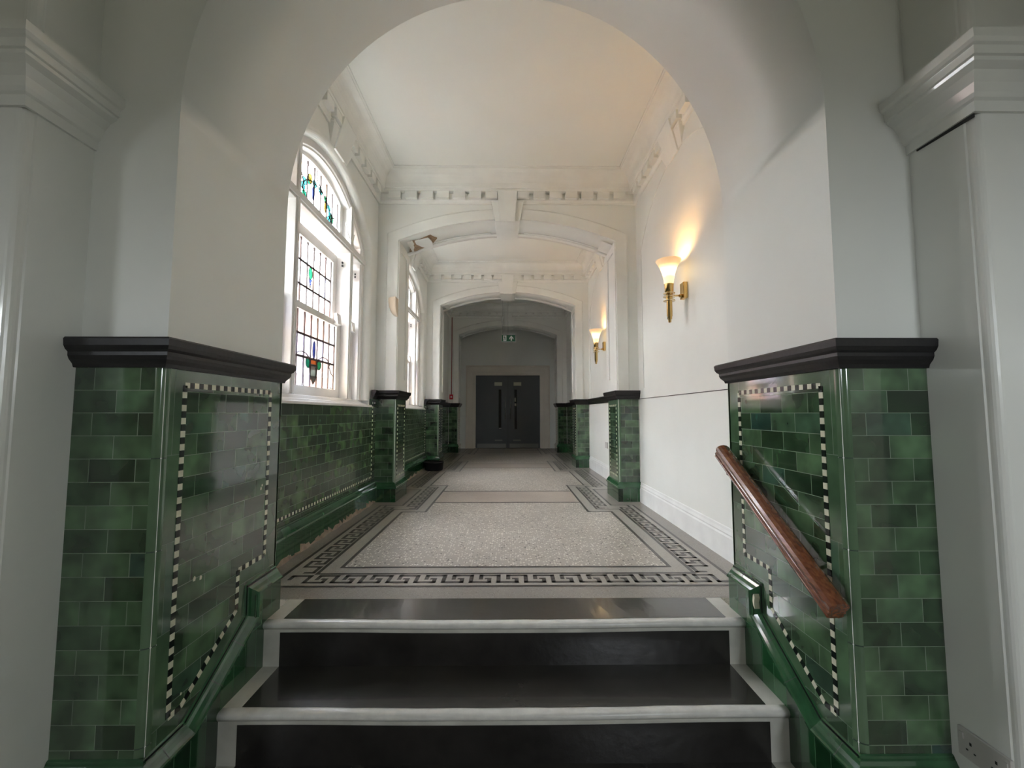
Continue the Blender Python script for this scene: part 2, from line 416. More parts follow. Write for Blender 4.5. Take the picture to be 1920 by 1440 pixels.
def checks(mb, pts, mp, size=.0235, w=.020, start=0, t0=-.001, t1=.0022):
    """row of alternating squares along polyline of 2d pts; mp(a,b,h)"""
    k = start
    for p, q in zip(pts, pts[1:]):
        p, q = Vector(p), Vector(q); L = (q-p).length; d = (q-p)/L; nn = Vector((-d.y, d.x))*w/2
        cnt = max(1, round(L/size)); stp = L/cnt
        for i in range(cnt):
            a = p+d*(i*stp); b_ = p+d*((i+1)*stp-.0012)
            mb.prism([tuple(a-nn), tuple(b_-nn), tuple(b_+nn), tuple(a+nn)], t0, t1, mp, 'cream_square' if k % 2 == 0 else 'dark_marble_square'); k += 1
def XM(s, x):      # vertical plane facing -s.. : point (y,z,h) on a face at x whose outward direction is toward corridor centre
    return lambda a, b, h: (s*(x-h), a, b)
def YM(y): return lambda a, b, h: (a, y-h, b)
trim_no = [0]
def trim(label, cat):
    trim_no[0] += 1
    return root('trim_%d' % trim_no[0], (0, 0, 0), label, cat, 'structure')

# ------------------------------------------------------------------ entry arch wall (front)
ew = MB()
def arch_profile(rx, zs, rz, n=48): return [(-rx*math.cos(math.pi*k/n), zs+rz*math.sin(math.pi*k/n)) for k in range(n+1)]
AX = 1.158
ap = [(-AX, LZ)]+arch_profile(AX, 2.03, 1.225)+[(AX, LZ)]
TOP = 4.6
for (y, side) in ((Y1+.012, 0), (Y2, 1)):
    o_ = -1 if side == 0 else 1
    for p, q in zip(ap[1:-1], ap[2:-1]): ew.face([(p[0], y, p[1]), (q[0], y, q[1]), (q[0], y, TOP), (p[0], y, TOP)], 'white_wall_paint')
    for s in (-1, 1): ew.face([(s*AX, y, LZ), (s*3.3, y, LZ), (s*3.3, y, TOP), (s*AX, y, TOP)], 'white_wall_paint')
for i, (p, q) in enumerate(zip(ap, ap[1:])): ew.face([(p[0], Y1+.012, p[1]), (q[0], Y1+.012, q[1]), (q[0], Y2, q[1]), (p[0], Y2, p[1])], 'white_wall_paint', 0 < i < len(ap)-2)
ew.face([(-3.3, Y1, TOP), (3.3, Y1, TOP), (3.3, Y2, TOP), (-3.3, Y2, TOP)], 'white_wall_paint')
ew.build('wall_front', None, 'white plaster wall with the large round entry arch above the steps', 'wall', 'structure')

# pilasters with capitals in the lobby
for s, nm, lab in ((-1, 'wall_front_left', 'glossy white pilaster with moulded capital left of the round arch'), (1, 'wall_front_right', 'glossy white pilaster with moulded capital right of the round arch')):
    r = root(nm, (s*1.8, 1.3, LZ), lab, 'pilaster', 'structure')
    inv = Matrix.Translation((-s*1.8, -1.3, -LZ))
    X0 = 1.452; YF = 1.245; rr = .022
    path = [(X0, Y1+.03), (X0, YF+rr+.012), (X0+.004, YF+rr+.008), (X0+.004, YF+rr)]+[(X0+.004+rr*(1-math.cos(t)), YF+rr*(1-math.sin(t))) for t in [math.pi/2*k/5 for k in range(1, 6)]]+[(X0+.05, YF), (1.64, YF), (1.64, 1.10), (3.3, 1.10)]
    mb = MB()
    pp = [(s*x, y) for x, y in path]
    for p, q in zip(pp, pp[1:]): mb.face([(*p, LZ), (*q, LZ), (*q, TOP), (*p, TOP)], 'white_gloss_paint', False)
    o = mb.build('shaft', r); o.matrix_parent_inverse = inv
    cp = [(X0, Y1+.03), (X0, YF), (1.64, YF), (1.64, 1.10), (3.3, 1.10)]
    prof = [(0, 1.890), (.010, 1.890), (.012, 1.922), (.020, 1.928), (.026, 1.940), (.034, 1.965), (.052, 1.990), (.072, 2.002), (.074, 2.012), (.082, 2.014), (.082, 2.040), (.090, 2.044), (.098, 2.052), (.098, 2.080), (0, 2.088)]
    mb = MB(); cpp = [(s*x, y) for x, y in cp]
    mb.sweep(cpp, [(-o_ if s == 1 else o_, h) for o_, h in prof] if False else [((-1 if s == -1 else 1)*-o_*-1 if False else (o_ if s == -1 else -o_), h) for o_, h in prof], HM, 'white_gloss_paint')
    o = mb.build('capital', r, 'moulded white capital'); o.matrix_parent_inverse = inv
    if s > 0:
        mb = MB(); mb.hexa([(s*(X0-.0035), YF+.0, 1.878), (s*X0, YF+.0, 1.878), (s*X0, 1.43, 1.885), (s*(X0-.0035), 1.43, 1.885), (s*(X0-.0035), YF, 1.8905), (s*X0, YF, 1.8905), (s*X0, 1.43, 1.8905), (s*(X0-.0035), 1.43, 1.8905)], 'socket_slot')
        o = mb.build('open_joint', r, 'dark open joint under the capital'); o.matrix_parent_inverse = inv

# entry piers: tile cladding
for s in (-1, 1):
    side = 'left' if s < 0 else 'right'
    r = trim('green glazed tile dado on the %s pier of the round entry arch beside the steps' % side, 'tiled dado')
    TX = 1.153; XO = 1.452; rb = .03
    # front face tiles
    mb = MB(); mb.face([(s*(TX+rb), Y1, -.17), (s*XO, Y1, -.17), (s*XO, Y1, 1.12), (s*(TX+rb), Y1, 1.12)], 'green_brick_tile')
    mb.build('front_tiles', r, 'brick pattern green tiles facing the lobby')
    # inner face tiles (plain frame + brick field)
    mb = MB()
    mb.face([(s*TX, Y1+rb, -.62), (s*TX, Y2, -.62), (s*TX, Y2, 1.12), (s*TX, Y1+rb, 1.12)], 'green_plain_tile')
    yl, yr = 1.545, 2.098
    fieldp = [(yl, -.075), (1.60, -.075), (1.90, .125), (1.90, .290), (yr, .290), (yr, 1.066), (yl, 1.066)]
    mb.face([(s*(TX-.0006), y, z) for y, z in fieldp], 'green_brick_tile')
    mb.build('side_tiles', r, 'green tiles on the inner side beside the steps')
    mb = MB(); checks(mb, fieldp[::-1]+[fieldp[-1]], XM(s, TX))
    mb.build('chequered_border', r, 'thin cream and black chequered inlay')
    mb = MB(); bullnose(mb, s*TX, Y1, -s, -1, -.17, 1.12, rb); mb.build('corner_tiles', r, 'pale green rounded corner tiles')
    # back edge corner
    mb = MB(); mb.box((s*TX, Y2-.012, -.01), (s*(TX+.02), Y2+.004, 1.12), 'bullnose_glaze')
    mb.box((s*(TX+.02), Y2, 0), (s*WX, Y2+.004, 1.12), 'green_brick_tile'); mb.build('return_tiles', r)
    mb = MB(); pth = [(s*XO, Y1), (s*TX, Y1), (s*TX, Y2), (s*(WX+.0), Y2+.0)]
    mb.sweep(pth, [((o_ if s > 0 else -o_), h) for o_, h in RAIL], HM, 'black_gloss_paint')
    mb.build('dado_rail', r, 'black moulded dado rail')
    # plinth on the inner side: body below polyline and raised moulding along it
    top = [(Y2, .205), (1.955, .205), (1.955, .075), (1.615, -.135), (Y1-.0, -.135)]
    body = [(Y2, LZ), (Y2, .150), (1.990, .150), (1.990, .045), (1.640, -.185), (Y1, -.185), (Y1, LZ)]
    mb = MB(); mb.prism([(a, b_) for a, b_ in body], -.01, .033, XM(s, TX), 'plinth_tile')
    mb.box((s*(TX-.033), Y1-.033, LZ), (s*XO, Y1+.01, -.185), 'plinth_tile')
    mb.box((s*(TX-.035), Y1-.035, LZ), (s*(TX), Y1, -.185), 'bullnose_glaze') if False else None
    mb.build('plinth', r, 'dark green tiled plinth', bevel=.004)
    mb = MB()
    # moulding profile: offset to the low side, projection
    mprof = [(0, 0), (.003, .006), (.011, .006), (.014, .012), (.024, .018), (.036, .028), (.046, .035), (.050, .041), (.058, .041), (.060, .034)]
    mb.sweep(top, [(o_, h) for o_, h in mprof], XM(s, TX), 'mould_glaze', smooth=False)
    mb.sweep([(s*TX, Y1), (s*XO, Y1)], [((-.0-h if s > 0 else h), -.135-o_) for o_, h in mprof], HM, 'mould_glaze')
    # fill the corner
    fr = [(TX-h, Y1-h, -.135-o_) for o_, h in mprof]
    for (x0, y0, z0), (x1, y1_, z1) in zip(fr, fr[1:]):
        mb.face([(s*x0, y0, z0), (s*TX, y0, z0), (s*TX, y1_, z1), (s*x1, y1_, z1)], 'mould_glaze')
        mb.face([(s*x0, y0, z0), (s*x0, Y1, z0), (s*x1, Y1, z1), (s*x1, y1_, z1)], 'mould_glaze')
    # joints in the moulding and dark inlay strip
    mb.build('plinth_moulding', r, 'bright green glazed moulding following the steps')
    mb = MB()
    for (a, b_) in zip(top, top[1:]):
        a, b_ = Vector(a), Vector(b_); L = (b_-a).length; d = (b_-a)/L; nn = Vector((-d.y, d.x)); k = .10
        while k < L-.03:
            c = a+d*k; M_ = XM(s, TX); c2 = c+d*.0025
            for (o0, h0), (o1, h1) in zip(mprof[1:], mprof[2:-1]):
                mb.face([M_(*(c+nn*o0), h0+.0007), M_(*(c2+nn*o0), h0+.0007), M_(*(c2+nn*o1), h1+.0007), M_(*(c+nn*o1), h1+.0007)], 'dark_grout')
            k += .155
        sh = .003
        q = [a+nn*.004+d*.004, b_+nn*.004-d*.0, b_+nn*.0115, a+nn*.0115+d*.004]
        mb.prism([tuple(v) for v in q], .006, .0072, XM(s, TX), 'dark_marble_square')
    mb.build('joint_lines', r)
    M_ = XM(s, TX); mb = MB()
    if s < 0:
        for y, z, k in ((1.639, .353, 1.), (1.672, .345, .9), (2.048, .612, .8), (2.056, .626, .6), (1.60, -.03, .5)):
            mb.prism([(y-.006*k, z-.008*k), (y+.004*k, z-.009*k), (y+.007*k, z+.002*k), (y+.001*k, z+.010*k), (y-.005*k, z+.004*k)], -.001, .0015, M_, 'cream_square')
        mb.build('glaze_chips', r, 'small white chips in the glaze')
    else:
        pts = [(1.896, .735), (1.871, .712), (1.807, .674), (1.74, .636), (1.687, .605)]
        for q in (pts, [(1.652, .592), (1.639, .580), (1.59, .552)]):
            mb.sweep(q, [(-.0008, -.001), (-.0008, .0012), (.0008, .0012), (.0008, -.001)], M_, 'pale_scratch')
        mb.build('glaze_scratch', r, 'long pale scratch across the tiles')
        mb = MB(); mb.prism([(1.958, .160), (1.966, .150), (1.970, .125), (1.966, .105), (1.955, .096), (1.958, .125), (1.952, .145)], .02, .0432, M_, 'cream_square')
        mb.build('glaze_chips', r, 'white chip on the moulding corner')

# ------------------------------------------------------------------ corridor cross arches
Rr = (PX**2+.25**2)/.5; ZS = 2.93
def arcz(x, extra=0): R2 = Rr+extra; return (ZS+.25-Rr)+math.sqrt(max(R2*R2-x*x, 0))
def keystone(mb_c, mb_w, mp, zt, zb, soff=None, mat='cornice_paint', wd=1., hb=1.):
    """mp(a along wall, z, h out of wall)"""
    def blk(mb, z0, z1, w0, w1, h0, h1, base=-.02):
        Q = [mp(-w0, z0, base), mp(w0, z0, base), mp(w0, z0, h0), mp(-w0, z0, h0), mp(-w1, z1, base), mp(w1, z1, base), mp(w1, z1, h1), mp(-w1, z1, h1)]
        mb.hexa(Q, mat)
    blk(mb_c, zb, zt, .082*wd, .112*wd, .055*hb, .105)
    blk(mb_w, zb+.012, zt-.105, .140*wd, .182*wd, .026*hb, .052)
    blk(mb_w, zt-.105, zt-.088, .186*wd, .190*wd, .056, .060)
for k, yp in enumerate(PIERS):
    yb = yp+PD
    nth = ('first', 'second', 'third')[k]
    r = root('wall_arch_%d' % (k+1), (0, yp, 0), 'white segmental cross arch, %s one along the corridor' % nth, 'arch', 'structure')
    inv = Matrix.Translation((0, -yp, 0))
    def B(mb, name, lab=None, **kw):
        o = mb.build(name, r, lab, **kw); o.matrix_parent_inverse = inv; return o
    mb = MB(); n = 40
    xs = [-PX+2*PX*i/n for i in range(n+1)]
    for y in (yp, yb):
        for a, c in zip(xs, xs[1:]): mb.face([(a, y, arcz(a)), (c, y, arcz(c)), (c, y, ZC+.05), (a, y, ZC+.05)], 'white_wall_paint')
        for s in (-1, 1): mb.face([(s*PX, y, 0), (s*(WX+.05), y, 0), (s*(WX+.05), y, ZC+.05), (s*PX, y, ZC+.05)], 'white_wall_paint')
    for a, c in zip(xs, xs[1:]): mb.face([(a, yp, arcz(a)), (c, yp, arcz(c)), (c, yb, arcz(c)), (a, yb, arcz(a))], 'white_wall_paint', True)
    for s in (-1, 1): mb.face([(s*PX, yp, 0), (s*PX, yb, 0), (s*PX, yb, arcz(PX)), (s*PX, yp, arcz(PX))], 'white_wall_paint')
    B(mb, 'arch_wall')
    # architrave on both faces
    path = [(-PX, 1.22), (-PX, ZS)]+[(x, arcz(x)) for x in xs[1:-1]]+[(PX, ZS), (PX, 1.22)]
    mb = MB()
    mb.sweep(path, [(-.003, -.01), (-.003, .016), (.115, .016), (.124, .008), (.132, .006), (.132, -.01)], YM(yp), 'cornice_paint')
    mb.sweep(path, [(-.003, -.01), (-.003, .016), (.115, .016), (.124, .008), (.132, .006), (.132, -.01)], lambda a, b_, h: (a, yb+h, b_), 'cornice_paint')
    B(mb, 'architrave')
    # soffit and jamb panel borders
    mb = MB(); t = .014
    def bstrip(y0, y1_, s0, s1, pts):
        for p, q in zip(pts, pts[1:]): pass
    ins = [(x*(PX-t)/PX, arcz(x)-t) for x in xs]
    for (y0, y1_) in ((yp+.001, yp+.085), (yb-.105, yb-.001)):
        for i in (range(n) if y0 > yp+.1 else []):
            p, q = ins[i], ins[i+1]; P0, Q0 = (xs[i], arcz(xs[i])), (xs[i+1], arcz(xs[i+1]))
            mb.face([(p[0], y0, p[1]), (q[0], y0, q[1]), (q[0], y1_, q[1]), (p[0], y1_, p[1])], 'cornice_paint', True)
            for yy in (y0, y1_): mb.face([(p[0], yy, p[1]), (q[0], yy, q[1]), (Q0[0], yy, Q0[1]), (P0[0], yy, P0[1])], 'cornice_paint')
        for s in (-1, 1): mb.box((s*(PX-t), y0, 1.22), (s*PX, y1_, ZS), 'cornice_paint')
    for s in (-1, 1):
        mb.box((s*(PX-t), yp+.085, ZS-.10), (s*PX, yb-.105, ZS), 'cornice_paint')
        mb.box((s*(PX-t), yp+.085, 1.22), (s*PX, yb-.105, 1.36), 'cornice_paint')
        for i in range(n):
            if abs(xs[i]+.03)*1 > PX-.13 and xs[i]*s > 0 and abs(xs[i]) < PX:
                p, q = ins[i], ins[i+1]
                mb.face([(p[0], yp+.085, p[1]), (q[0], yp+.085, q[1]), (q[0], yb-.105, q[1]), (p[0], yb-.105, p[1])], 'cornice_paint')
    B(mb, 'panel_border')
    # bead along the panel edges
    mb = MB(); bead = [(0, 0), (.012, .004), (.016, .012), (.012, .020), (0, .022)]
    for y0 in (yb-.118,):
        for sx0, sx1 in ((-PX+.12, -.20), (.20, PX-.12)):
            pts = [sx0+(sx1-sx0)*i/14 for i in range(15)]
            mb.tube([(x, y0, arcz(x)-.004) for x in pts], .011, 'cornice_paint', 6)
    B(mb, 'panel_bead')
    # keystone with wings running under the soffit
    mc, mw = MB(), MB()
    keystone(mc, mw, YM(yp), 3.47, 3.135)
    cz = ZS+.25
    mc.hexa([(-.082, yp-.055, cz-.045), (.082, yp-.055, cz-.045), (.075, yb, cz-.045), (-.075, yb, cz-.045), (-.082, yp, cz+.02), (.082, yp, cz+.02), (.075, yb, cz+.02), (-.075, yb, cz+.02)], 'cornice_paint')
    mw.hexa([(-.140, yp-.026, cz-.030), (.140, yp-.026, cz-.030), (.132, yb, cz-.030), (-.132, yb, cz-.030), (-.140, yp, cz+.02), (.140, yp, cz+.02), (.132, yb, cz+.02), (-.132, yb, cz+.02)], 'cornice_paint')
    kc = B(mc, 'keystone', bevel=.003); B(mw, 'keystone_wings', bevel=.003)
    if k == 0:
        # damaged plaster at the left haunch of the first arch soffit
        def son(x, y, d=0): return (x, y, arcz(x)-d)
        br = [(-1.137, 4.868), (-1.101, 4.875), (-1.04, 4.90), (-.93, 4.87), (-.90, 4.865), (-.872, 4.94), (-.843, 4.985), (-.895, 5.06), (-.95, 5.13), (-1.0, 5.165), (-1.06, 5.19), (-1.13, 5.20), (-1.20, 5.19), (-1.195, 5.10), (-1.17, 5.02), (-1.165, 4.93)]
        wh = [(-1.082, 4.874), (-.926, 4.862), (-.905, 4.95), (-.900, 5.03), (-.921, 5.13), (-.965, 5.125), (-1.0, 5.11), (-1.04, 5.06), (-1.083, 4.96)]
        mb = MB(); c = (-1.03, 5.03)
        for i in range(len(br)):
            p, q = br[i], br[(i+1) % len(br)]
            mb.face([son(*c, .020), son(*p, .017), son(*q, .017)], 'exposed_lath'); mb.face([son(*p, .017), son(*q, .017), son(*q, -.01), son(*p, -.01)], 'exposed_lath')
        B(mb, 'damaged_plaster', 'brown exposed lath where plaster has fallen')
        mb = MB(); c = (-.99, 4.98)
        for i in range(len(wh)):
            p, q = wh[i], wh[(i+1) % len(wh)]
            dd = lambda v: .022+.022*(v[0]+1.083)/.18
            mb.face([son(*c, dd(c)), son(*p, dd(p)), son(*q, dd(q))], 'repair_white'); mb.face([son(*p, dd(p)), son(*q, dd(q)), son(*q, dd(q)-.012), son(*p, dd(p)-.012)], 'repair_white')
        B(mb, 'plaster_patch', 'bright white patch in the broken plaster')

# tiled cladding of the corridor piers
PTX = 1.235
for k, yp in enumerate(PIERS):
    yb = yp+PD
    for s in (-1, 1):
        side = 'left' if s < 0 else 'right'; nth = ('first', 'second', 'third')[k]
        r = trim('green tiled pier base with black rail under the %s cross arch, %s side' % (nth, side), 'tiled dado')
        rb = .024; yf = yp-.006
        mb = MB(); mb.face([(s*(PTX+rb), yf, .1), (s*(WX-.012), yf, .1), (s*(WX-.012), yf, 1.12), (s*(PTX+rb), yf, 1.12)], 'green_brick_tile')
        mb.face([(s*(PTX+rb), yb+.006, .1), (s*(WX-.012), yb+.006, .1), (s*(WX-.012), yb+.006, 1.12), (s*(PTX+rb), yb+.006, 1.12)], 'green_brick_tile')
        mb.build('front_tiles', r)
        mb = MB(); mb.face([(s*PTX, yf+rb, .1), (s*PTX, yb+.006-rb, .1), (s*PTX, yb+.006-rb, 1.12), (s*PTX, yf+rb, 1.12)], 'green_plain_tile')
        a, b_ = yp+.085, yb-.075; z0, z1 = .27, 1.055
        mb.face([(s*(PTX-.0006), a, z0), (s*(PTX-.0006), b_, z0), (s*(PTX-.0006), b_, z1), (s*(PTX-.0006), a, z1)], 'green_brick_tile')
        mb.build('side_tiles', r)
        mb = MB(); checks(mb, [(a, z0), (b_, z0), (b_, z1), (a, z1), (a, z0)], XM(s, PTX)); mb.build('chequered_border', r, 'thin cream and black chequered inlay')
        mb = MB(); bullnose(mb, s*PTX, yf, -s, -1, .0, 1.12, rb); bullnose(mb, s*PTX, yb+.006, -s, 1, .0, 1.12, rb); mb.build('corner_tiles', r, 'pale green rounded corner tiles')
        wl = WX-.002
        pth = [(s*wl, yf), (s*PTX, yf), (s*PTX, yb+.006), (s*wl, yb+.006)]
        if s < 0: pth = [(s*1.455, yp-.16)]+[(s*1.455, yf)]+pth[1:3]+([(s*1.455, yb+.006), (s*1.455, yb+.14)] if k < 2 else pth[3:])
        mb = MB(); mb.sweep(pth, [((o_ if s > 0 else -o_), h) for o_, h in RAIL], HM, 'black_gloss_paint'); mb.build('dado_rail', r, 'black moulded dado rail')
        pp_ = [(s*wl, yf), (s*PTX, yf), (s*PTX, yb+.006), (s*wl, yb+.006)]
        mb = MB(); mb.sweep(pp_, [((o_ if s > 0 else -o_), h) for o_, h in [(-.01, 0), (.018, 0), (.018, .15), (-.01, .15)]], HM, 'plinth_tile'); mb.build('plinth', r, 'dark green tiled plinth')
        mb = MB(); mb.sweep(pp_, [((o_ if s > 0 else -o_)*.75, .212+h) for o_, h in PLM], HM, 'mould_glaze'); mb.build('plinth_moulding', r)

# ------------------------------------------------------------------ side walls
WY = [3.6, 3.6+P]                   # window centres
WH = .97; WRISE = .49; WSP = 2.75; WR = (WH**2+WRISE**2)/(2*WRISE)
def warc(dy, off=0): return WSP+WRISE-WR+math.sqrt((WR+off)**2-dy*dy)
wl_ = MB()
y0 = 1.9
XF = -WX
for c in WY:
    wl_.face([(XF, y0, 0), (XF, c-WH, 0), (XF, c-WH, ZC+.05), (XF, y0, ZC+.05)], 'white_wall_paint')
    n = 28; ds = [-WH+2*WH*i/n for i in range(n+1)]
    for a, b_ in zip(ds, ds[1:]):
        wl_.face([(XF, c+a, warc(a)), (XF, c+b_, warc(b_)), (XF, c+b_, ZC+.05), (XF, c+a, ZC+.05)], 'white_wall_paint')
        wl_.face([(XF, c+a, warc(a)), (XF, c+b_, warc(b_)), (-1.80, c+b_, warc(b_)), (-1.80, c+a, warc(a))], 'white_wall_paint', True)
    wl_.face([(XF, c-WH, 0), (XF, c+WH, 0), (XF, c+WH, 1.03), (XF, c-WH, 1.03)], 'white_wall_paint')
    wl_.face([(XF, c-WH, 1.03), (XF, c+WH, 1.03), (-1.8, c+WH, 1.03), (-1.8, c-WH, 1.03)], 'white_wall_paint')
    for s in (-1, 1): wl_.face([(XF, c+s*WH, 1.03), (-1.8, c+s*WH, 1.03), (-1.8, c+s*WH, WSP), (XF, c+s*WH, WSP)], 'white_wall_paint')
    # outer skin
    wl_.face([(-1.8, y0, 0), (-1.8, c-WH, 0), (-1.8, c-WH, ZC+.3), (-1.8, y0, ZC+.3)], 'neighbour_white')
    for a, b_ in zip(ds, ds[1:]): wl_.face([(-1.8, c+a, warc(a)), (-1.8, c+b_, warc(b_)), (-1.8, c+b_, ZC+.3), (-1.8, c+a, ZC+.3)], 'neighbour_white')
    wl_.face([(-1.8, c-WH, 0), (-1.8, c+WH, 0), (-1.8, c+WH, 1.03), (-1.8, c-WH, 1.03)], 'neighbour_white')
    y0 = c+WH
for x in (XF, -1.8): wl_.face([(x, y0, 0), (x, YE+.1, 0), (x, YE+.1, ZC+.3), (x, y0, ZC+.3)], 'white_wall_paint')
wl_.build('wall_left', None, 'white plaster wall with two arched stained glass windows on the left', 'wall', 'structure')
wr = MB()
wr.box((WX, 1.9, 0), (1.7, YE+.1, ZC+.3), 'white_wall_paint')
# shallow blind arch outlines in each right bay
for c in (3.6, 3.6+P):
    n = 28; ds = [-WH+2*WH*i/n for i in range(n+1)]
    path = [(c-WH, 1.24), (c-WH, WSP)]+[(c+d, warc(d)) for d in ds[1:-1]]+[(c+WH, WSP), (c+WH, 1.24)]
    wr.sweep(path, [(0, -.002), (0, .007), (.10, .003), (.10, -.002)], XM(1, WX), 'white_wall_paint')
wr.build('wall_right', None, 'white plaster wall on the right with faint blind arches and two lit wall lights', 'wall', 'structure')
# rail scar and skirting on the right
mb = MB(); mb.box((WX-.0035, Y2, 1.122), (WX, 4.75, 1.127), 'brown_wood_dark')
mb.build('trim_20', None, 'thin dark line left on the right wall where its rail was removed', 'trim', 'structure')
for nm, a, b_, lab in (('baseboard_right', Y2, 4.74, 'white painted skirting along the right wall beside the first bay'), ('baseboard_right_far', PIERS[0]+PD+.03, PIERS[1]-.01, 'white painted skirting along the right wall in the second bay')):
    mb = MB(); mb.sweep([(WX, a), (WX, b_)], [(0, 0), (.022, 0), (.022, .150), (.016, .162), (.018, .172), (.010, .190), (.006, .205), (0, .210)], HM, 'skirting_paint')
    mb.build(nm, None, lab, 'skirting', 'structure')
mb = MB(); mb.sweep([(WX-.002, PIERS[0]+PD), (WX-.002, PIERS[1])], RAIL, HM, 'black_gloss_paint')
mb.build('trim_21', None, 'black dado rail on the right wall between the first and second tiled piers', 'dado rail', 'structure')
for s in (1, -1):
    mb = MB(); yy0, yy1 = PIERS[1]+PD+.01, PIERS[2]-.01
    mb.face([(s*(WX-.008), yy0, 0), (s*(WX-.008), yy1, 0), (s*(WX-.008), yy1, 1.12), (s*(WX-.008), yy0, 1.12)], 'green_brick_tile')
    mb.sweep([(s*(WX-.008), yy0), (s*(WX-.008), yy1)], [((o_ if s > 0 else -o_), h) for o_, h in RAIL], HM, 'black_gloss_paint')
    mb.build('trim_%d' % (22 if s > 0 else 23), None, 'dark green tiled dado with black rail on the %s wall of the third bay' % ('right' if s > 0 else 'left'), 'tiled dado', 'structure')
# left dados below the windows
for k in range(2):
    a = (Y2+.004, PIERS[0]+PD+.01)[k]; b_ = PIERS[k]-.006; c = WY[k]
    r = trim(('green brick tiled dado below the first stained glass window', 'green brick tiled dado below the second stained glass window')[k], 'tiled dado')
    X = 1.455
    mb = MB(); mb.box((-X, a, .03), (-WX+.003, b_, 1.032), 'green_dado_tile')
    for q0, q1 in ((a, c-WH), (c+WH, b_)): mb.box((-X, q0, 1.032), (-WX+.003, q1, 1.12), 'green_plain_tile')
    mb.build('wall_tiles', r)
    mb = MB(); checks(mb, [(a, .285), (b_-.11, .285), (b_-.11, 1.09)], XM(-1, X)); mb.build('chequered_border', r, 'thin cream and black chequered inlay')
    mb = MB(); mb.box((-X-.0, b_-.085, 1.055), (-X+.004, b_-.02, 1.10), 'dark_marble_square'); mb.box((-X, b_-.062, 1.068), (-X+.006, b_-.043, 1.087), 'white_dot'); mb.build('dot_tile', r, 'small dark tile with a white square')
    mb = MB(); mb.sweep([(-X, b_), (-X, a)], [(o_, .235+h*1.25) for o_, h in PLM], HM, 'mould_glaze')
    mb.build('plinth_moulding', r)
    # body tiles with chipped bottoms, exposed plaster behind
    mb = MB(); y = a
    while y < b_-.01:
        yn = min(y+.0765, b_)-.0015; z0, z1 = random.choice((.012, .02, .03, .045, .06)), random.choice((.012, .02, .03, .04))
        mb.hexa([(-X, y, z0), (-X+.022, y, z0), (-X+.022, yn, z1), (-X, yn, z1), (-X, y, .155), (-X+.022, y, .155), (-X+.022, yn, .155), (-X, yn, .155)], 'plinth_glaze')
        y += .0768
    mb.build('plinth', r, 'dark green tiled plinth with chipped lower edge')
    mb = MB()
    pts = [a+(b_-a)*i/30 for i in range(31)]; wv = [.028+.008*math.sin(i*1.9)+.006*random.random() for i in range(31)]
    for i in range(30): mb.hexa([(-X-.01, pts[i], 0), (-X+wv[i]-.006, pts[i], 0), (-X+wv[i+1]-.006, pts[i+1], 0), (-X-.01, pts[i+1], 0), (-X-.01, pts[i], .07), (-X+.012, pts[i], .07), (-X+.012, pts[i+1], .07), (-X-.01, pts[i+1], .07)], 'exposed_plaster')
    mb.build('exposed_plaster', r, 'pinkish bare plaster showing below the chipped tiles')

# roll mouldings round window reveals + brackets on both walls
for s in (-1, 1):
    for k, c in enumerate(WY):
        r = trim('white %s above the %s bay on the %s wall' % ('arch moulding and bracket round the window' if s < 0 else 'moulded bracket', ('first', 'second')[k], 'left' if s < 0 else 'right'), 'plaster moulding')
        if s < 0:
            n = 28; ds = [-WH+2*WH*i/n for i in range(n+1)]
            path = [(c-WH, 1.10), (c-WH, WSP)]+[(c+d, warc(d)) for d in ds[1:-1]]+[(c+WH, WSP), (c+WH, 1.10)]
            prof = [(.004, -.004)]+[(-.062+.066*math.cos(t), -.062+.066*math.sin(t)) for t in [math.pi/2*(1-j/7) for j in range(8)]][::1]+[(-.06, -.14)]
            prof = [(.006, -.01), (.006, .004), (-.004, .004)]+[(-.004-.056*math.sin(t), .004-.062*(1-math.cos(t))) for t in [math.pi/2*j/7 for j in range(1, 8)]]+[(-.060, -.14)]
            mb = MB(); mb.sweep(path, prof, XM(-1, WX), 'cornice_paint', caps=False); mb.build('reveal_roll', r)
        mc, mw = MB(), MB()
        keystone(mc, mw, (lambda a, z, h, c=c, s=s: (s*(WX-h), c+a, z)), 3.474, 3.215, wd=1.25, hb=.3)
        mc.build('bracket', r, bevel=.003); mw.build('bracket_wings', r, bevel=.003)

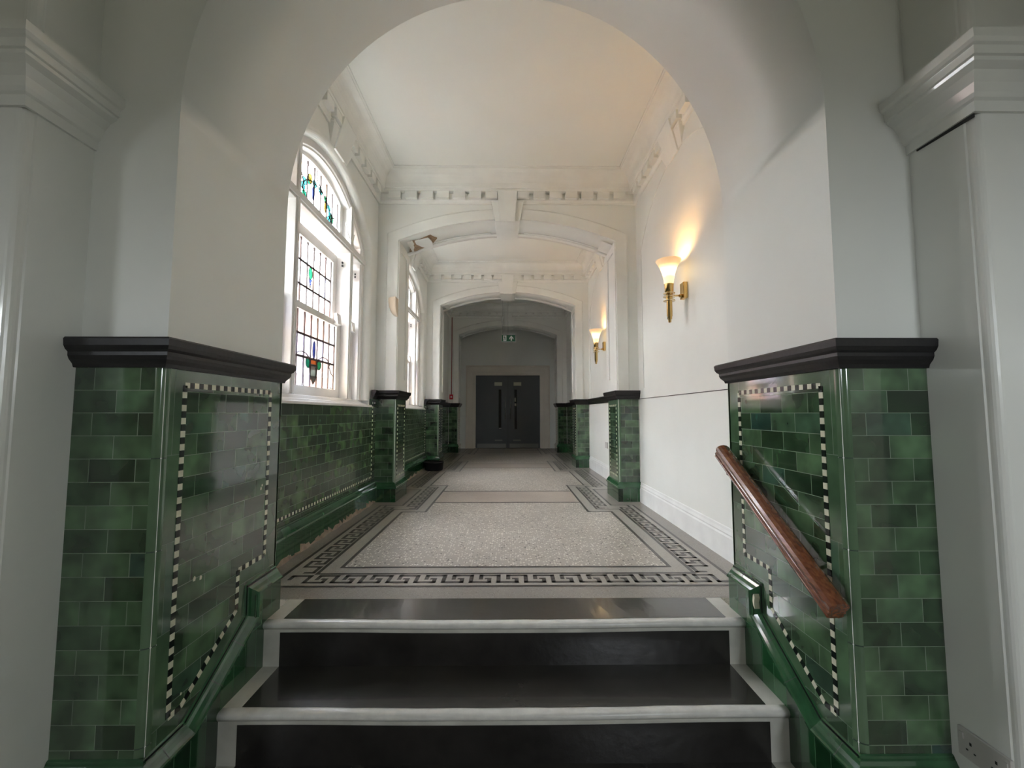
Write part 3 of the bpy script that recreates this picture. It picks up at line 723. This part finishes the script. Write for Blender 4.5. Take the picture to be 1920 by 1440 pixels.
# ------------------------------------------------------------------ ceilings and cornices
cb = MB(); cb.box((-1.8, Y2-.1, ZC), (1.7, YE+.2, ZC+.12), 'ceiling_paint')
cb.build('ceiling', None, 'flat white corridor ceiling', 'ceiling', 'structure')
CP = [(-.01, 3.355), (.016, 3.355), (.020, 3.372), (.030, 3.385), (.032, 3.395), (.032, 3.470), (.085, 3.474), (.085, 3.500), (.094, 3.505), (.098, 3.520), (.098, 3.532)]
CP += [(.098+.125*(1-math.cos(t)), 3.532+.125*math.sin(t)) for t in [math.pi/2*j/7 for j in range(1, 8)]]+[(.225, 3.665), (.238, 3.668), (.238, ZC+.005)]
bays = [(Y2, PIERS[0]), (PIERS[0]+PD, PIERS[1]), (PIERS[1]+PD, PIERS[2])]
for k, (a, b_) in enumerate(bays):
    mb = MB()
    path = [(-WX, a), (WX, a), (WX, b_), (-WX, b_)]
    mb.sweep(path, CP, HM, 'cornice_paint', closed=True)
    W_ = .135; G_ = .182; z0, z1 = 3.398, 3.4735; h0, h1 = .03, .080
    cy = (WY[k] if k < 2 else a+1.27)
    nn = 7
    for s in (-1, 1):
        j = -9
        for j in range(-9, 10):
            y = cy+j*G_
            if y-W_/2 < a+.1 or y+W_/2 > b_-.09 or abs(j) < 1: continue
            mb.box((s*(WX-h0), y-W_/2, z0), (s*(WX-h1), y+W_/2, z1), 'cornice_paint')
    for yy, d in ((a, 1), (b_, -1)):
        for j in range(-8, 9):
            x = j*G_+(G_/2 if False else 0)
            if abs(x)+W_/2 > WX-.09 or j == 0: continue
            mb.box((x-W_/2, yy+d*h0, z0), (x+W_/2, yy+d*h1, z1), 'cornice_paint')
    mb.build('trim_%d' % (30+k), None, 'white coved cornice with dentils round the ceiling of the %s corridor bay' % ('first', 'second', 'third')[k], 'cornice', 'structure', weld=False)

# ------------------------------------------------------------------ windows
WIN0 = (-1.60, WY[0], 1.03)
def make_window():
    r = root('window_1', WIN0, 'large arched sash window with stained glass, nearest on the left wall', 'window', 'structure')
    cy = WIN0[1]; inv = Matrix.Translation((-WIN0[0], -WIN0[1], -WIN0[2]))
    def B(mb, name, par=None, lab=None, **kw):
        o = mb.build(name, par or r, lab, **kw)
        if par is None: o.matrix_parent_inverse = inv
        return o
    XFr, XBk = -1.555, -1.72; M = 'window_paint'
    mb = MB(); mb.box((XFr+.0, cy-WH-.0, 1.03), (XBk, cy+WH, 1.105), M); mb.box((-1.44, cy-WH, 1.03), (XFr, cy+WH, 1.052), M); mb.box((-1.50, cy-WH, 1.052), (XFr, cy+WH, 1.075), M)
    B(mb, 'window_sill', bevel=.004)
    # main frame: outer arch + jambs, mullions, transom
    mb = MB(); n = 28; ds = [-WH+2*WH*i/n for i in range(n+1)]
    path = [(cy-WH, 1.10), (cy-WH, WSP)]+[(cy+d, warc(d)) for d in ds[1:-1]]+[(cy+WH, WSP), (cy+WH, 1.10)]
    mp = lambda a, b_, h: (h, a, b_)
    mb.sweep(path, [(-0., XBk), (-.0, XFr+.012), (-.115, XFr+.012), (-.120, XFr), (-.135, XFr-.004), (-.135, XBk)], mp, M)
    for s in (-1, 1):
        mb.box((XFr+.02, cy+s*.505, 1.105), (XBk, cy+s*.575, 2.54), M)
        mb.box((XFr+.02, cy+s*.505, 2.54), (XBk, cy+s*.575, warc(.54)-.1), M)
        mb.box((XFr+.028, cy+s*.525, 1.105), (XFr+.02, cy+s*.555, warc(.54)-.1), M)
    mb.box((XFr+.016, cy-WH+.05, 2.535), (XBk, cy+WH-.05, 2.625), M); mb.box((XFr+.030, cy-WH+.05, 2.555), (XFr+.016, cy+WH-.05, 2.600), M)
    B(mb, 'window_frame', bevel=.003)
    # sash builder
    def sash(name, ya, yb_, z0, z1, xf, xb, stile, bot, top, cols, hz, motif=None, arch=False, sidepane='obscured_glass', lw=.0062):
        mb = MB(); xm = (xf+xb)/2
        if not arch:
            mb.box((xf, ya, z0), (xb, ya+stile, z1), M); mb.box((xf, yb_-stile, z0), (xb, yb_, z1), M)
            mb.box((xf, ya+stile, z0), (xb, yb_-stile, z0+bot), M); mb.box((xf, ya+stile, z1-top), (xb, yb_-stile, z1), M)
            zt = lambda y: z1-top
        else:
            mb.box((xf, ya, z0), (xb, yb_, z0+bot), M)
            A = lambda y, o: warc(y-cy, 0)-o
            for q0, q1 in ((ya, ya+stile), (yb_-stile, yb_)):
                mb.hexa([(xf, q0, z0), (xb, q0, z0), (xb, q1, z0), (xf, q1, z0), (xf, q0, A(q0, .12)), (xb, q0, A(q0, .12)), (xb, q1, A(q1, .12)), (xf, q1, A(q1, .12))], M)
            ns = 14; yy = [ya+(yb_-ya)*i/ns for i in range(ns+1)]
            for a_, b_ in zip(yy, yy[1:]):
                mb.hexa([(xf, a_, A(a_, .175)), (xb, a_, A(a_, .175)), (xb, b_, A(b_, .175)), (xf, b_, A(b_, .175)), (xf, a_, A(a_, .11)), (xb, a_, A(a_, .11)), (xb, b_, A(b_, .11)), (xf, b_, A(b_, .11))], M)
            zt = lambda y: A(y, .175)
        so = B(mb, name)
        g0, g1 = ya+stile, yb_-stile; zb = z0+bot
        # panes by column, slightly different tints
        mb = MB(); ce = [g0+(g1-g0)*i/cols for i in range(cols+1)]
        zz = [zb]+list(hz)+[None]
        tints = ['obscured_glass']*6+['lilac_glass', 'pink_glass', 'peach_glass']
        rnd = random.Random(hash(name+str(round(z0, 2))) % 97 if False else int(z0*100)+cols)
        for a_, b_ in zip(ce, ce[1:]):
            for u, v in zip(zz, zz[1:]):
                low = z0 < 1.2
                t = rnd.choice(['pink_glass', 'obscured_glass', 'lilac_glass', 'obscured_glass', 'peach_glass'] if low else (['obscured_glass', 'peach_glass', 'obscured_glass', 'pink_glass'] if arch else tints))
                if v is None:
                    k2 = 3
                    for i in range(k2):
                        p, q = a_+(b_-a_)*i/k2, a_+(b_-a_)*(i+1)/k2
                        mb.face([(xm, p, u), (xm, q, u), (xm, q, zt(q)), (xm, p, zt(p))], t)
                else: mb.face([(xm, a_, u), (xm, b_, u), (xm, b_, v), (xm, a_, v)], t)
        shapes = motif or []
        for mt, kind, *a in shapes:
            if kind == 'ell':
                y, z, ry, rz_ = a; mb.face([(xm+.0015, y+ry*math.cos(2*math.pi*i/20), z+rz_*math.sin(2*math.pi*i/20)) for i in range(20)], mt)
            if kind == 'poly': mb.face([(xm+.0015, y, z) for y, z in a[0]], mt)
        B(mb, 'pane', so, weld=False)
        mb = MB(); lx = xm+.001
        for y in ce[1:-1]: mb.box((lx+.006, y-lw, zb), (lx-.005, y+lw, zt(y)), 'lead_came')
        for z in hz: mb.box((lx+.0045, g0, z-lw*1.5), (lx-.003, g1, z+lw*1.5), 'lead_came')
        for y in (g0, g1): mb.box((lx+.006, y-lw, zb), (lx-.005, y+lw, zt(y)), 'lead_came')
        for mt, kind, *a in shapes:
            if kind == 'ell':
                y, z, ry, rz_ = a; mb.tube([(lx+.003, y+ry*math.cos(2*math.pi*i/16), z+rz_*math.sin(2*math.pi*i/16)) for i in range(17)], .0035, 'lead_came', 4)
            if kind == 'poly': mb.tube([(lx+.003, y, z) for y, z in a[0]+[a[0][0]]], .0035, 'lead_came', 4)
            if kind == 'line': mb.tube([(lx+.003, y, z) for y, z in a[0]], a[1] if len(a) > 1 else .005, mt, 5)
        B(mb, 'leading', so, weld=False)
        return so
    def arcp(y, z, ry, rz_, t0, t1, n=10): return [(y+ry*math.cos(t0+(t1-t0)*i/n), z+rz_*math.sin(t0+(t1-t0)*i/n)) for i in range(n+1)]
    c = cy
    lo = [('blue_glass', 'ell', c, 1.500, .024, .075), ('orange_glass', 'poly', [(c-.085, 1.425), (c+.085, 1.425), (c+.05, 1.36), (c-.05, 1.36)]),
          ('green_glass', 'ell', c-.10, 1.385, .042, .048), ('green_glass', 'ell', c+.10, 1.385, .042, .048),
          ('smoke_glass', 'poly', [(c-.075, 1.375), (c+.075, 1.375), (c+.07, 1.31), (c+.04, 1.245), (c, 1.205), (c-.04, 1.245), (c-.07, 1.31)]),
          ('lead_came', 'line', arcp(c-.20, 1.385, .13, .075, .2, math.pi*.95)), ('lead_came', 'line', arcp(c+.20, 1.385, .13, .075, math.pi-.2, .15)),
          ('lead_came', 'line', [(c+.3, 1.40), (c+.36, 1.33), (c+.40, 1.31)]), ('lead_came', 'line', [(c-.3, 1.40), (c-.33, 1.33), (c-.34, 1.25)])]
    sash('lower_sash', cy-.50, cy+.50, 1.11, 1.84, -1.615, -1.66, .085, .075, .055, 7, [1.42, 1.60], lo)
    up = [('green_glass', 'ell', c, 2.16, .034, .052), ('blue_glass', 'poly', [(c-.024, 2.11), (c+.024, 2.11), (c, 2.03)])]
    sash('upper_sash', cy-.50, cy+.50, 1.79, 2.50, -1.665, -1.71, .085, .055, .09, 7, [2.02, 2.22], up)
    for s in (-1, 1):
        a, b_ = (cy-.84, cy-.58) if s < 0 else (cy+.58, cy+.84)
        m_ = (a+b_)/2
        sash('side_lower_sash', a, b_, 1.11, 1.84, -1.615, -1.66, .055, .075, .055, 2, [1.33, 1.60], [('green_glass', 'ell', m_, 1.46, .022, .05)])
        sash('side_upper_sash', a, b_, 1.79, 2.50, -1.665, -1.71, .055, .055, .09, 2, [2.02, 2.22])
        sash('side_arch_light', a, b_, 2.62, 0, -1.62, -1.68, .05, .035, .0, 2, [2.74], [('green_glass', 'ell', m_-.03*s, 2.80, .02, .06)], arch=True)
    wz = 2.80; T = []
    T += [('lead_came', 'line', arcp(c, wz, .26, .13, 0, 2*math.pi, 28), .005)]
    for i in range(14):
        t = 2*math.pi*i/14; T.append((['cyan_glass', 'cyan_glass', 'green_glass'][i % 3], 'ell', c+.26*math.cos(t), wz+.125*math.sin(t), .036, .030))
    T += [('yellow_glass', 'ell', c-.14, wz+.125, .034, .040), ('yellow_glass', 'ell', c+.16, wz+.03, .022, .05), ('blue_glass', 'ell', c-.08, wz+.03, .018, .06), ('blue_glass', 'ell', c, wz-.135, .05, .022), ('green_glass', 'ell', c+.30, wz-.02, .035, .045)]
    T += [('lead_came', 'line', arcp(c-.4, wz+.02, .14, .12, -.4, 1.3)), ('lead_came', 'line', arcp(c+.4, wz-.1, .14, .12, 1.8, 3.6)), ('lead_came', 'line', [(c-.02, wz+.30), (c-.02, wz+.19), (c+.10, wz+.13)])]
    sash('arch_light', cy-.50, cy+.50, 2.62, 0, -1.62, -1.68, .07, .035, .0, 7, [], T, arch=True)
    # horns, lifts and pulley slots
    mb = MB()
    for y in (cy+.40, cy+.775):
        mb.hexa([(-1.615, y-.055, 1.80), (-1.615, y+.035, 1.80), (-1.575, y+.035, 1.80), (-1.575, y-.055, 1.80), (-1.615, y-.055, 1.90), (-1.615, y+.035, 1.90), (-1.59, y+.035, 1.90), (-1.59, y-.055, 1.90)], M)
    B(mb, 'sash_horn')
    mb = MB()
    for y in (cy-.25, cy+.28): mb.tube([(-1.605, y+.03*math.cos(t), 1.185+.012*math.sin(t)) for t in [math.pi*i/8 for i in range(9)]], .006, M, 6)
    B(mb, 'sash_lift')
    mb = MB()
    for y in (cy+.485, cy+.835):
        for z in (2.43, 2.40): mb.box((-1.612, y-.008, z-.009), (-1.60, y+.008, z+.009), 'socket_slot')
    B(mb, 'pulley')
    return r
win = make_window()
dup(win, (WIN0[0], WIN0[1]+P, WIN0[2]), 'large arched sash window with stained glass, farther one on the left wall in the second bay', 'window_2')
# loose paper streamer caught on the window arch
mb = MB()
pts = [(-1.56, 4.02, 2.80), (-1.555, 4.05, 2.74), (-1.55, 4.09, 2.69), (-1.545, 4.15, 2.665), (-1.545, 4.19, 2.70), (-1.545, 4.21, 2.76)]
mb.tube(pts, .0055, 'window_paint', 6)
mb.build('loose_cord', None, 'pale loose cord hanging in a loop beside the arched light of the nearest window', 'cord')

# neighbouring building seen faintly through the windows
nb = MB(); nb.box((-7.5, -2.5, -3), (-6.5, 16, 4.1), 'neighbour_render')
for y in (1.5, 4.4, 7.3, 10.2):
    for z in (-.4, 2.5): nb.box((-6.5, y, z), (-6.46, y+1.0, z+1.5), 'neighbour_white')
nb.box((-6.5, -2.5, 2.2), (-6.44, 16, 2.4), 'neighbour_white')
nb.build('neighbour_building', None, 'reddish building outside, glimpsed through the lower window panes', 'building')

# ------------------------------------------------------------------ end wall, doors
we = MB(); we.box((-WX-.1, YE, -.1), (-.93, YE+.15, ZC+.1), 'white_wall_paint'); we.box((.93, YE, -.1), (WX+.1, YE+.15, ZC+.1), 'white_wall_paint'); we.box((-.93, YE, 2.06), (.93, YE+.15, ZC+.1), 'white_wall_paint')
we.box((-1.2, YE+.14, -.1), (1.2, YE+.2, 2.1), 'brown_wood_dark')
we.build('wall_end', None, 'white end wall of the corridor around the grey double doors', 'wall', 'structure')
mb = MB(); mb.sweep([(-.92, 0), (-.92, 2.05), (.92, 2.05), (.92, 0)], [(-.002, 0), (-.002, .03), (.06, .03), (.065, .02), (.20, .02), (.22, .028), (.25, .028), (.25, 0)], YM(YE), 'door_frame_paint')
mb.sweep([(-.93, 0), (-.93, 2.06), (.93, 2.06), (.93, 0)], [(0, -.10), (0, .02), (-.035, .02), (-.035, -.10)], YM(YE), 'door_frame_paint')
mb.build('trim_40', None, 'pale moulded frame round the grey double doors', 'door frame', 'structure')
for s in (-1, 1):
    side = 'left' if s < 0 else 'right'
    r = root('door_%d' % (1 if s < 0 else 2), (s*.448, YE+.05, 0), '%s leaf of the dark grey double fire doors at the corridor end' % side, 'door', 'structure')
    inv = Matrix.Translation((-s*.448, -YE-.05, 0)); yf = YE+.03
    def B(mb, name, lab=None, **kw):
        o = mb.build(name, r, lab, **kw); o.matrix_parent_inverse = inv; return o
    mb = MB(); mb.box((s*.003, yf, .008), (s*.893, yf+.045, 2.022), 'door_paint'); B(mb, 'door_leaf')
    mb = MB(); mb.box((s*.17, yf-.004, .50), (s*.275, yf, 1.66), 'door_paint'); B(mb, 'glazing_bead', bevel=.002)
    mb = MB(); mb.box((s*.185, yf-.006, .53), (s*.255, yf, 1.63), 'vision_glass_dark'); B(mb, 'vision_panel', 'narrow dark glass panel')
    mb = MB(); mb.box((s*.16, yf-.004, 1.735), (s*.375, yf, 1.835), 'cream_sign'); B(mb, 'door_sign', 'cream notice plate')
    mb = MB(); mb.box((s*.05, yf-.003, .012), (s*.85, yf, .125), 'kick_plate_metal'); B(mb, 'kick_plate', 'metal kick plate')
    mb = MB(); mb.tube([(s*.07, yf-.05, .80), (s*.07, yf-.05, 1.42)], .010, 'chrome', 8)
    for z in (.84, 1.38): mb.tube([(s*.07, yf, z), (s*.07, yf-.05, z)], .008, 'chrome', 8)
    B(mb, 'door_handle', 'chrome pull bar')
    mb = MB(); mb.box((s*.15, yf-.004, .20), (s*.36, yf, .235), 'kick_plate_metal'); B(mb, 'letter_plate')
    if s > 0:
        mb = MB(); mb.box((.19, yf-.009, 1.29), (.22, yf-.006, 1.40), 'cream_sign'); mb.box((.19, yf-.009, 1.17), (.235, yf-.006, 1.24), 'cream_sign'); B(mb, 'notice', 'small notices on the glass')
    else:
        mb = MB(); mb.box((-.245, yf-.03, .545), (-.18, yf-.004, .562), 'chrome'); B(mb, 'lock_plate', 'bright metal lock')

# ------------------------------------------------------------------ lobby shell (behind the camera)
lw_ = MB()
lw_.box((-3.4, -3.2, LZ), (1.4, -3.05, TOP), 'lobby_paint'); lw_.box((2.0, -3.2, LZ), (3.4, -3.05, TOP), 'lobby_paint')
lw_.box((1.4, -3.2, LZ), (2.0, -3.05, 1.35), 'lobby_paint'); lw_.box((1.4, -3.2, 2.05), (2.0, -3.05, TOP), 'lobby_paint')
lw_.build('wall_back', None, 'lobby wall behind the viewer with a small window opening', 'wall', 'structure')
ll = MB(); ll.box((-3.4, -3.2, LZ), (-3.3, -2.95, TOP), 'lobby_paint'); ll.box((-3.4, -1.65, LZ), (-3.3, 1.5, TOP), 'lobby_paint')
ll.box((-3.4, -2.95, LZ), (-3.3, -1.65, 1.56), 'lobby_paint'); ll.box((-3.4, -2.95, 1.84), (-3.3, -1.65, TOP), 'lobby_paint')  # slot left open out of view, added to let in fill daylight
ll.build('wall_lobby_left', None, 'left lobby wall with an unseen opening added for fill light', 'wall', 'structure')
lr = MB(); lr.box((3.3, -3.2, LZ), (3.4, 1.5, TOP), 'lobby_paint')
lr.build('wall_lobby_right', None, 'right lobby wall', 'wall', 'structure')
lc = MB(); lc.box((-3.4, -3.2, TOP), (3.4, 2.2, TOP+.1), 'ceiling_paint'); lc.build('ceiling', None, 'high lobby ceiling', 'ceiling', 'structure')

# ------------------------------------------------------------------ wall lights
def make_sconce():
    r = root('wall_sconce', (1.335, 3.44, 1.96), 'lit brass wall light with flared glass shade, nearest on the right wall', 'wall light', group='brass wall lights on the right wall')
    seg = 28
    mb = MB(); pr = [(.034, .065), (.036, .075), (.040, .10), (.046, .135), (.055, .17), (.068, .205), (.086, .238), (.098, .258), (.101, .266), (.098, .266), (.083, .240), (.064, .206), (.051, .170), (.042, .135), (.036, .10), (.030, .075)]
    mb.lathe(pr, (0, 0, 0), 'lit_glass_shade', seg); mb.build('glass_shade', r, 'glowing warm glass shade')
    mb = MB(); mb.lathe([(0, -.255), (.010, -.252), (.013, -.243), (.013, -.228), (.019, -.225), (.019, -.205), (.0225, -.20), (.0225, -.06), (.026, -.055), (.026, -.01), (.034, -.005), (.036, .06), (.039, .066), (.030, .07), (0, .07)], (0, 0, 0), 'brass', seg); stem = mb.build('stem', r, 'brass stem')
    for z in (-.012, -.040, -.072):
        mb = MB(); mb.lathe([(.024, z-.004), (.046, z-.004), (.048, z), (.046, z+.004), (.024, z+.004)], (0, 0, 0), 'polished_brass_ring', seg); mb.build('ring', stem)
    mb = MB(); mb.tube([(0, 0, -.03), (.115, .0, -.03)], .007, 'brass', 10); mb.tube([(.085, .0, -.03), (.105, .0, -.03)], .014, 'brass', 12); mb.build('arm', r)
    mb = MB(); mb.box((.105, -.038, -.055), (.1385, .038, .078), 'brass'); mb.build('back_plate', r, bevel=.003)
    l = bpy.data.lights.new('bulb', 'POINT'); l.energy = 1.7; l.color = (1, .62, .30); l.shadow_soft_size = .04
    o = bpy.data.objects.new('bulb', l); COL.objects.link(o); o.parent = r; o.location = (0, 0, .20)
    return r
sc1 = make_sconce()
dup(sc1, (1.335, 3.44+P, 1.96), 'lit brass wall light with flared glass shade, farther one on the right wall')
# cream uplighter on the left of the first cross arch
mb = MB()
cx, cy_, cz_ = -1.226, 4.735, 2.245; seg = 18
prof = [(.108*math.cos(t)**.9 if t < 1.57 else 0, -.20*math.sin(t)) for t in [math.pi/2*i/10 for i in range(11)]]
mb.lathe([(r_, z) for r_, z in prof], (cx, cy_, cz_), 'cream_plastic', seg, a0=math.pi, a1=1.5*math.pi)
mb.lathe([(max(r_-.006, 0), z+.004) for r_, z in prof], (cx, cy_, cz_), 'cream_plastic', seg, a0=math.pi, a1=1.5*math.pi)
mb.face([(cx, cy_, cz_)]+[(cx, cy_-r_, cz_+z) for r_, z in prof], 'cream_plastic')
mb.build('wall_uplighter', None, 'unlit cream quarter bowl uplighter on the left of the first cross arch', 'wall light')

# ------------------------------------------------------------------ handrail
hr = root('handrail', (1.09, 1.78, .55), 'varnished brown wooden handrail sloping down the right tiled pier beside the steps', 'handrail')
inv = Matrix.Translation((-1.09, -1.78, -.55))
a = Vector((1.085, 2.155, .775)); b_ = Vector((1.085, 1.425, .322)); d = (b_-a).normalized(); nn = Vector((0, -d.z, d.y)); nn = -nn if nn.z < 0 else nn
sec = [(-.012, -.036), (-.026, -.034), (-.030, -.026), (-.027, -.020), (-.031, -.014), (-.031, -.008), (-.026, -.004), (-.031, .004), (-.033, .016), (-.028, .028), (-.016, .036), (0, .039), (.016, .036), (.028, .028), (.033, .016), (.031, .004), (.026, -.004), (.031, -.008), (.031, -.014), (.027, -.020), (.030, -.026), (.026, -.034), (.012, -.036)]
mb = MB(); A = [a+Vector((x, 0, 0))+nn*z for x, z in sec]; Bq = [b_+Vector((x, 0, 0))+nn*z for x, z in sec]
for i in range(len(sec)):
    j = (i+1) % len(sec); mb.face([A[i], A[j], Bq[j], Bq[i]], 'varnished_mahogany', False)
mb.face(A, 'varnished_mahogany'); mb.face(Bq[::-1], 'varnished_mahogany')
o = mb.build('rail', hr, bevel=.0025); o.matrix_parent_inverse = inv
for t in (.12, .74):
    p = a+(b_-a)*t; mb = MB()
    mb.tube([p-nn*.034, p-nn*.06, p-nn*.068+Vector((.02, 0, 0)), Vector((1.15, p.y, p.z-.095))], .008, 'brown_wood_dark', 8)
    mb.tube([(1.144, p.y, p.z-.095), (1.1525, p.y, p.z-.095)], .024, 'brown_wood_dark', 14)
    o = mb.build('bracket', hr, 'dark metal wall bracket'); o.matrix_parent_inverse = inv

# ------------------------------------------------------------------ exit sign
sg = root('exit_sign', (.017, 9.1, 2.58), 'green emergency exit sign with running figure and up arrow hanging on wires', 'sign')
mb = MB(); mb.box((-.155, 0, -.08), (.155, .012, .08), 'sign_white'); mb.build('sign_panel', sg, bevel=.002)
mb = MB(); mb.box((-.145, -.002, -.071), (.145, 0, .071), 'sign_green'); gf = mb.build('green_field', sg)
mb = MB(); Y_ = -.003
def flat(poly, mat='sign_white', y=-.0035): mb.prism(poly, 0, .0012, lambda p, q, h: (p, y-h, q), mat)
flat([(.045, -.055), (.075, -.055), (.075, .0), (.105, -.03), (.105, .005), (.060, .055), (.015, .005), (.015, -.03), (.045, .0)])
mb.build('arrow', gf, 'white upward arrow')
mb = MB()
flat([(-.115, -.06), (-.045, -.06), (-.045, .06), (-.115, .06)])
mb.build('doorway', gf)
mb = MB()
flat([(-.086+.010*math.cos(2*math.pi*i/12), .040+.010*math.sin(2*math.pi*i/12)) for i in range(12)], 'sign_green', -.0052)
flat([(-.092, .026), (-.078, .028), (-.072, .0), (-.084, -.006)], 'sign_green', -.0052); flat([(-.078, .026), (-.062, .012), (-.065, .006), (-.080, .016)], 'sign_green', -.0052)
flat([(-.092, .024), (-.106, .006), (-.101, .002), (-.088, .014)], 'sign_green', -.0052); flat([(-.084, -.004), (-.072, -.002), (-.058, -.022), (-.062, -.046), (-.069, -.044), (-.068, -.024)], 'sign_green', -.0052)
flat([(-.084, -.004), (-.076, -.006), (-.088, -.030), (-.108, -.042), (-.110, -.034), (-.095, -.024)], 'sign_green', -.0052)
mb.build('running_figure', gf, 'green running figure')
for x in (-.13, -.01):
    mb = MB(); mb.tube([(x, .006, .078), (x, .006, ZC-2.58)], .0022, 'chrome', 6); mb.build('wire', sg)
mb = MB(); mb.box((.13, -.006, -.095), (.15, .012, -.078), 'sign_white'); mb.build('indicator', sg)

# ------------------------------------------------------------------ fire call point, basin, sockets
fc = root('fire_call_point', (-1.40, PIERS[2]-.002, 1.37), 'small red fire alarm call point with red conduit above the far left tiled pier', 'fire alarm')
mb = MB(); mb.box((-.045, -.035, -.06), (.045, 0, .06), 'red_plastic'); mb.build('call_box', fc, bevel=.004)
mb = MB(); mb.box((-.018, -.038, -.02), (.018, -.034, .02), 'sign_white'); mb.build('glass_plate', fc)
mb = MB(); mb.tube([(0, -.012, .06), (0, -.012, 2.0)], .009, 'conduit_red', 8); mb.build('conduit', fc)

mb = MB()
mb.lathe([(0, 0), (.140, 0), (.150, .01), (.163, .125), (.172, .13), (.172, .14), (.155, .14), (.150, .02), (0, .012)], (-1.255, 7.37, .002), 'black_rubber', 32)
mb.build('basin', None, 'round black rubber basin on the floor beside the second left tiled pier', 'basin')

so_ = root('double_socket', (1.4515, 1.345, -.065), 'white double power socket low on the right pilaster beside the tiled pier', 'socket')
mb = MB(); mb.box((0, -.073, -.043), (-.010, .073, .043), 'socket_plastic'); fpl = mb.build('face_plate', so_, bevel=.002)
for c in (-.035, .035):
    mb = MB()
    for dy, dz, h in ((0, .008, .009), (-.011, -.014, .004), (.011, -.014, .004)): mb.box((-.0098, c+dy-.003, dz-h/2), (-.0106, c+dy+.003, dz+h/2), 'socket_slot')
    mb.build('pin_holes', fpl)
for c in (-.060, .060):
    mb = MB(); mb.box((-.010, c-.006, .012), (-.014, c+.006, .030), 'socket_plastic'); mb.build('switch', fpl)
mb = MB(); mb.box((WX, 6.28, .45), (WX-.012, 6.42, .54), 'socket_plastic'); mb.build('single_socket', None, 'small grey socket low on the right wall in the second bay', 'socket', bevel=.002)
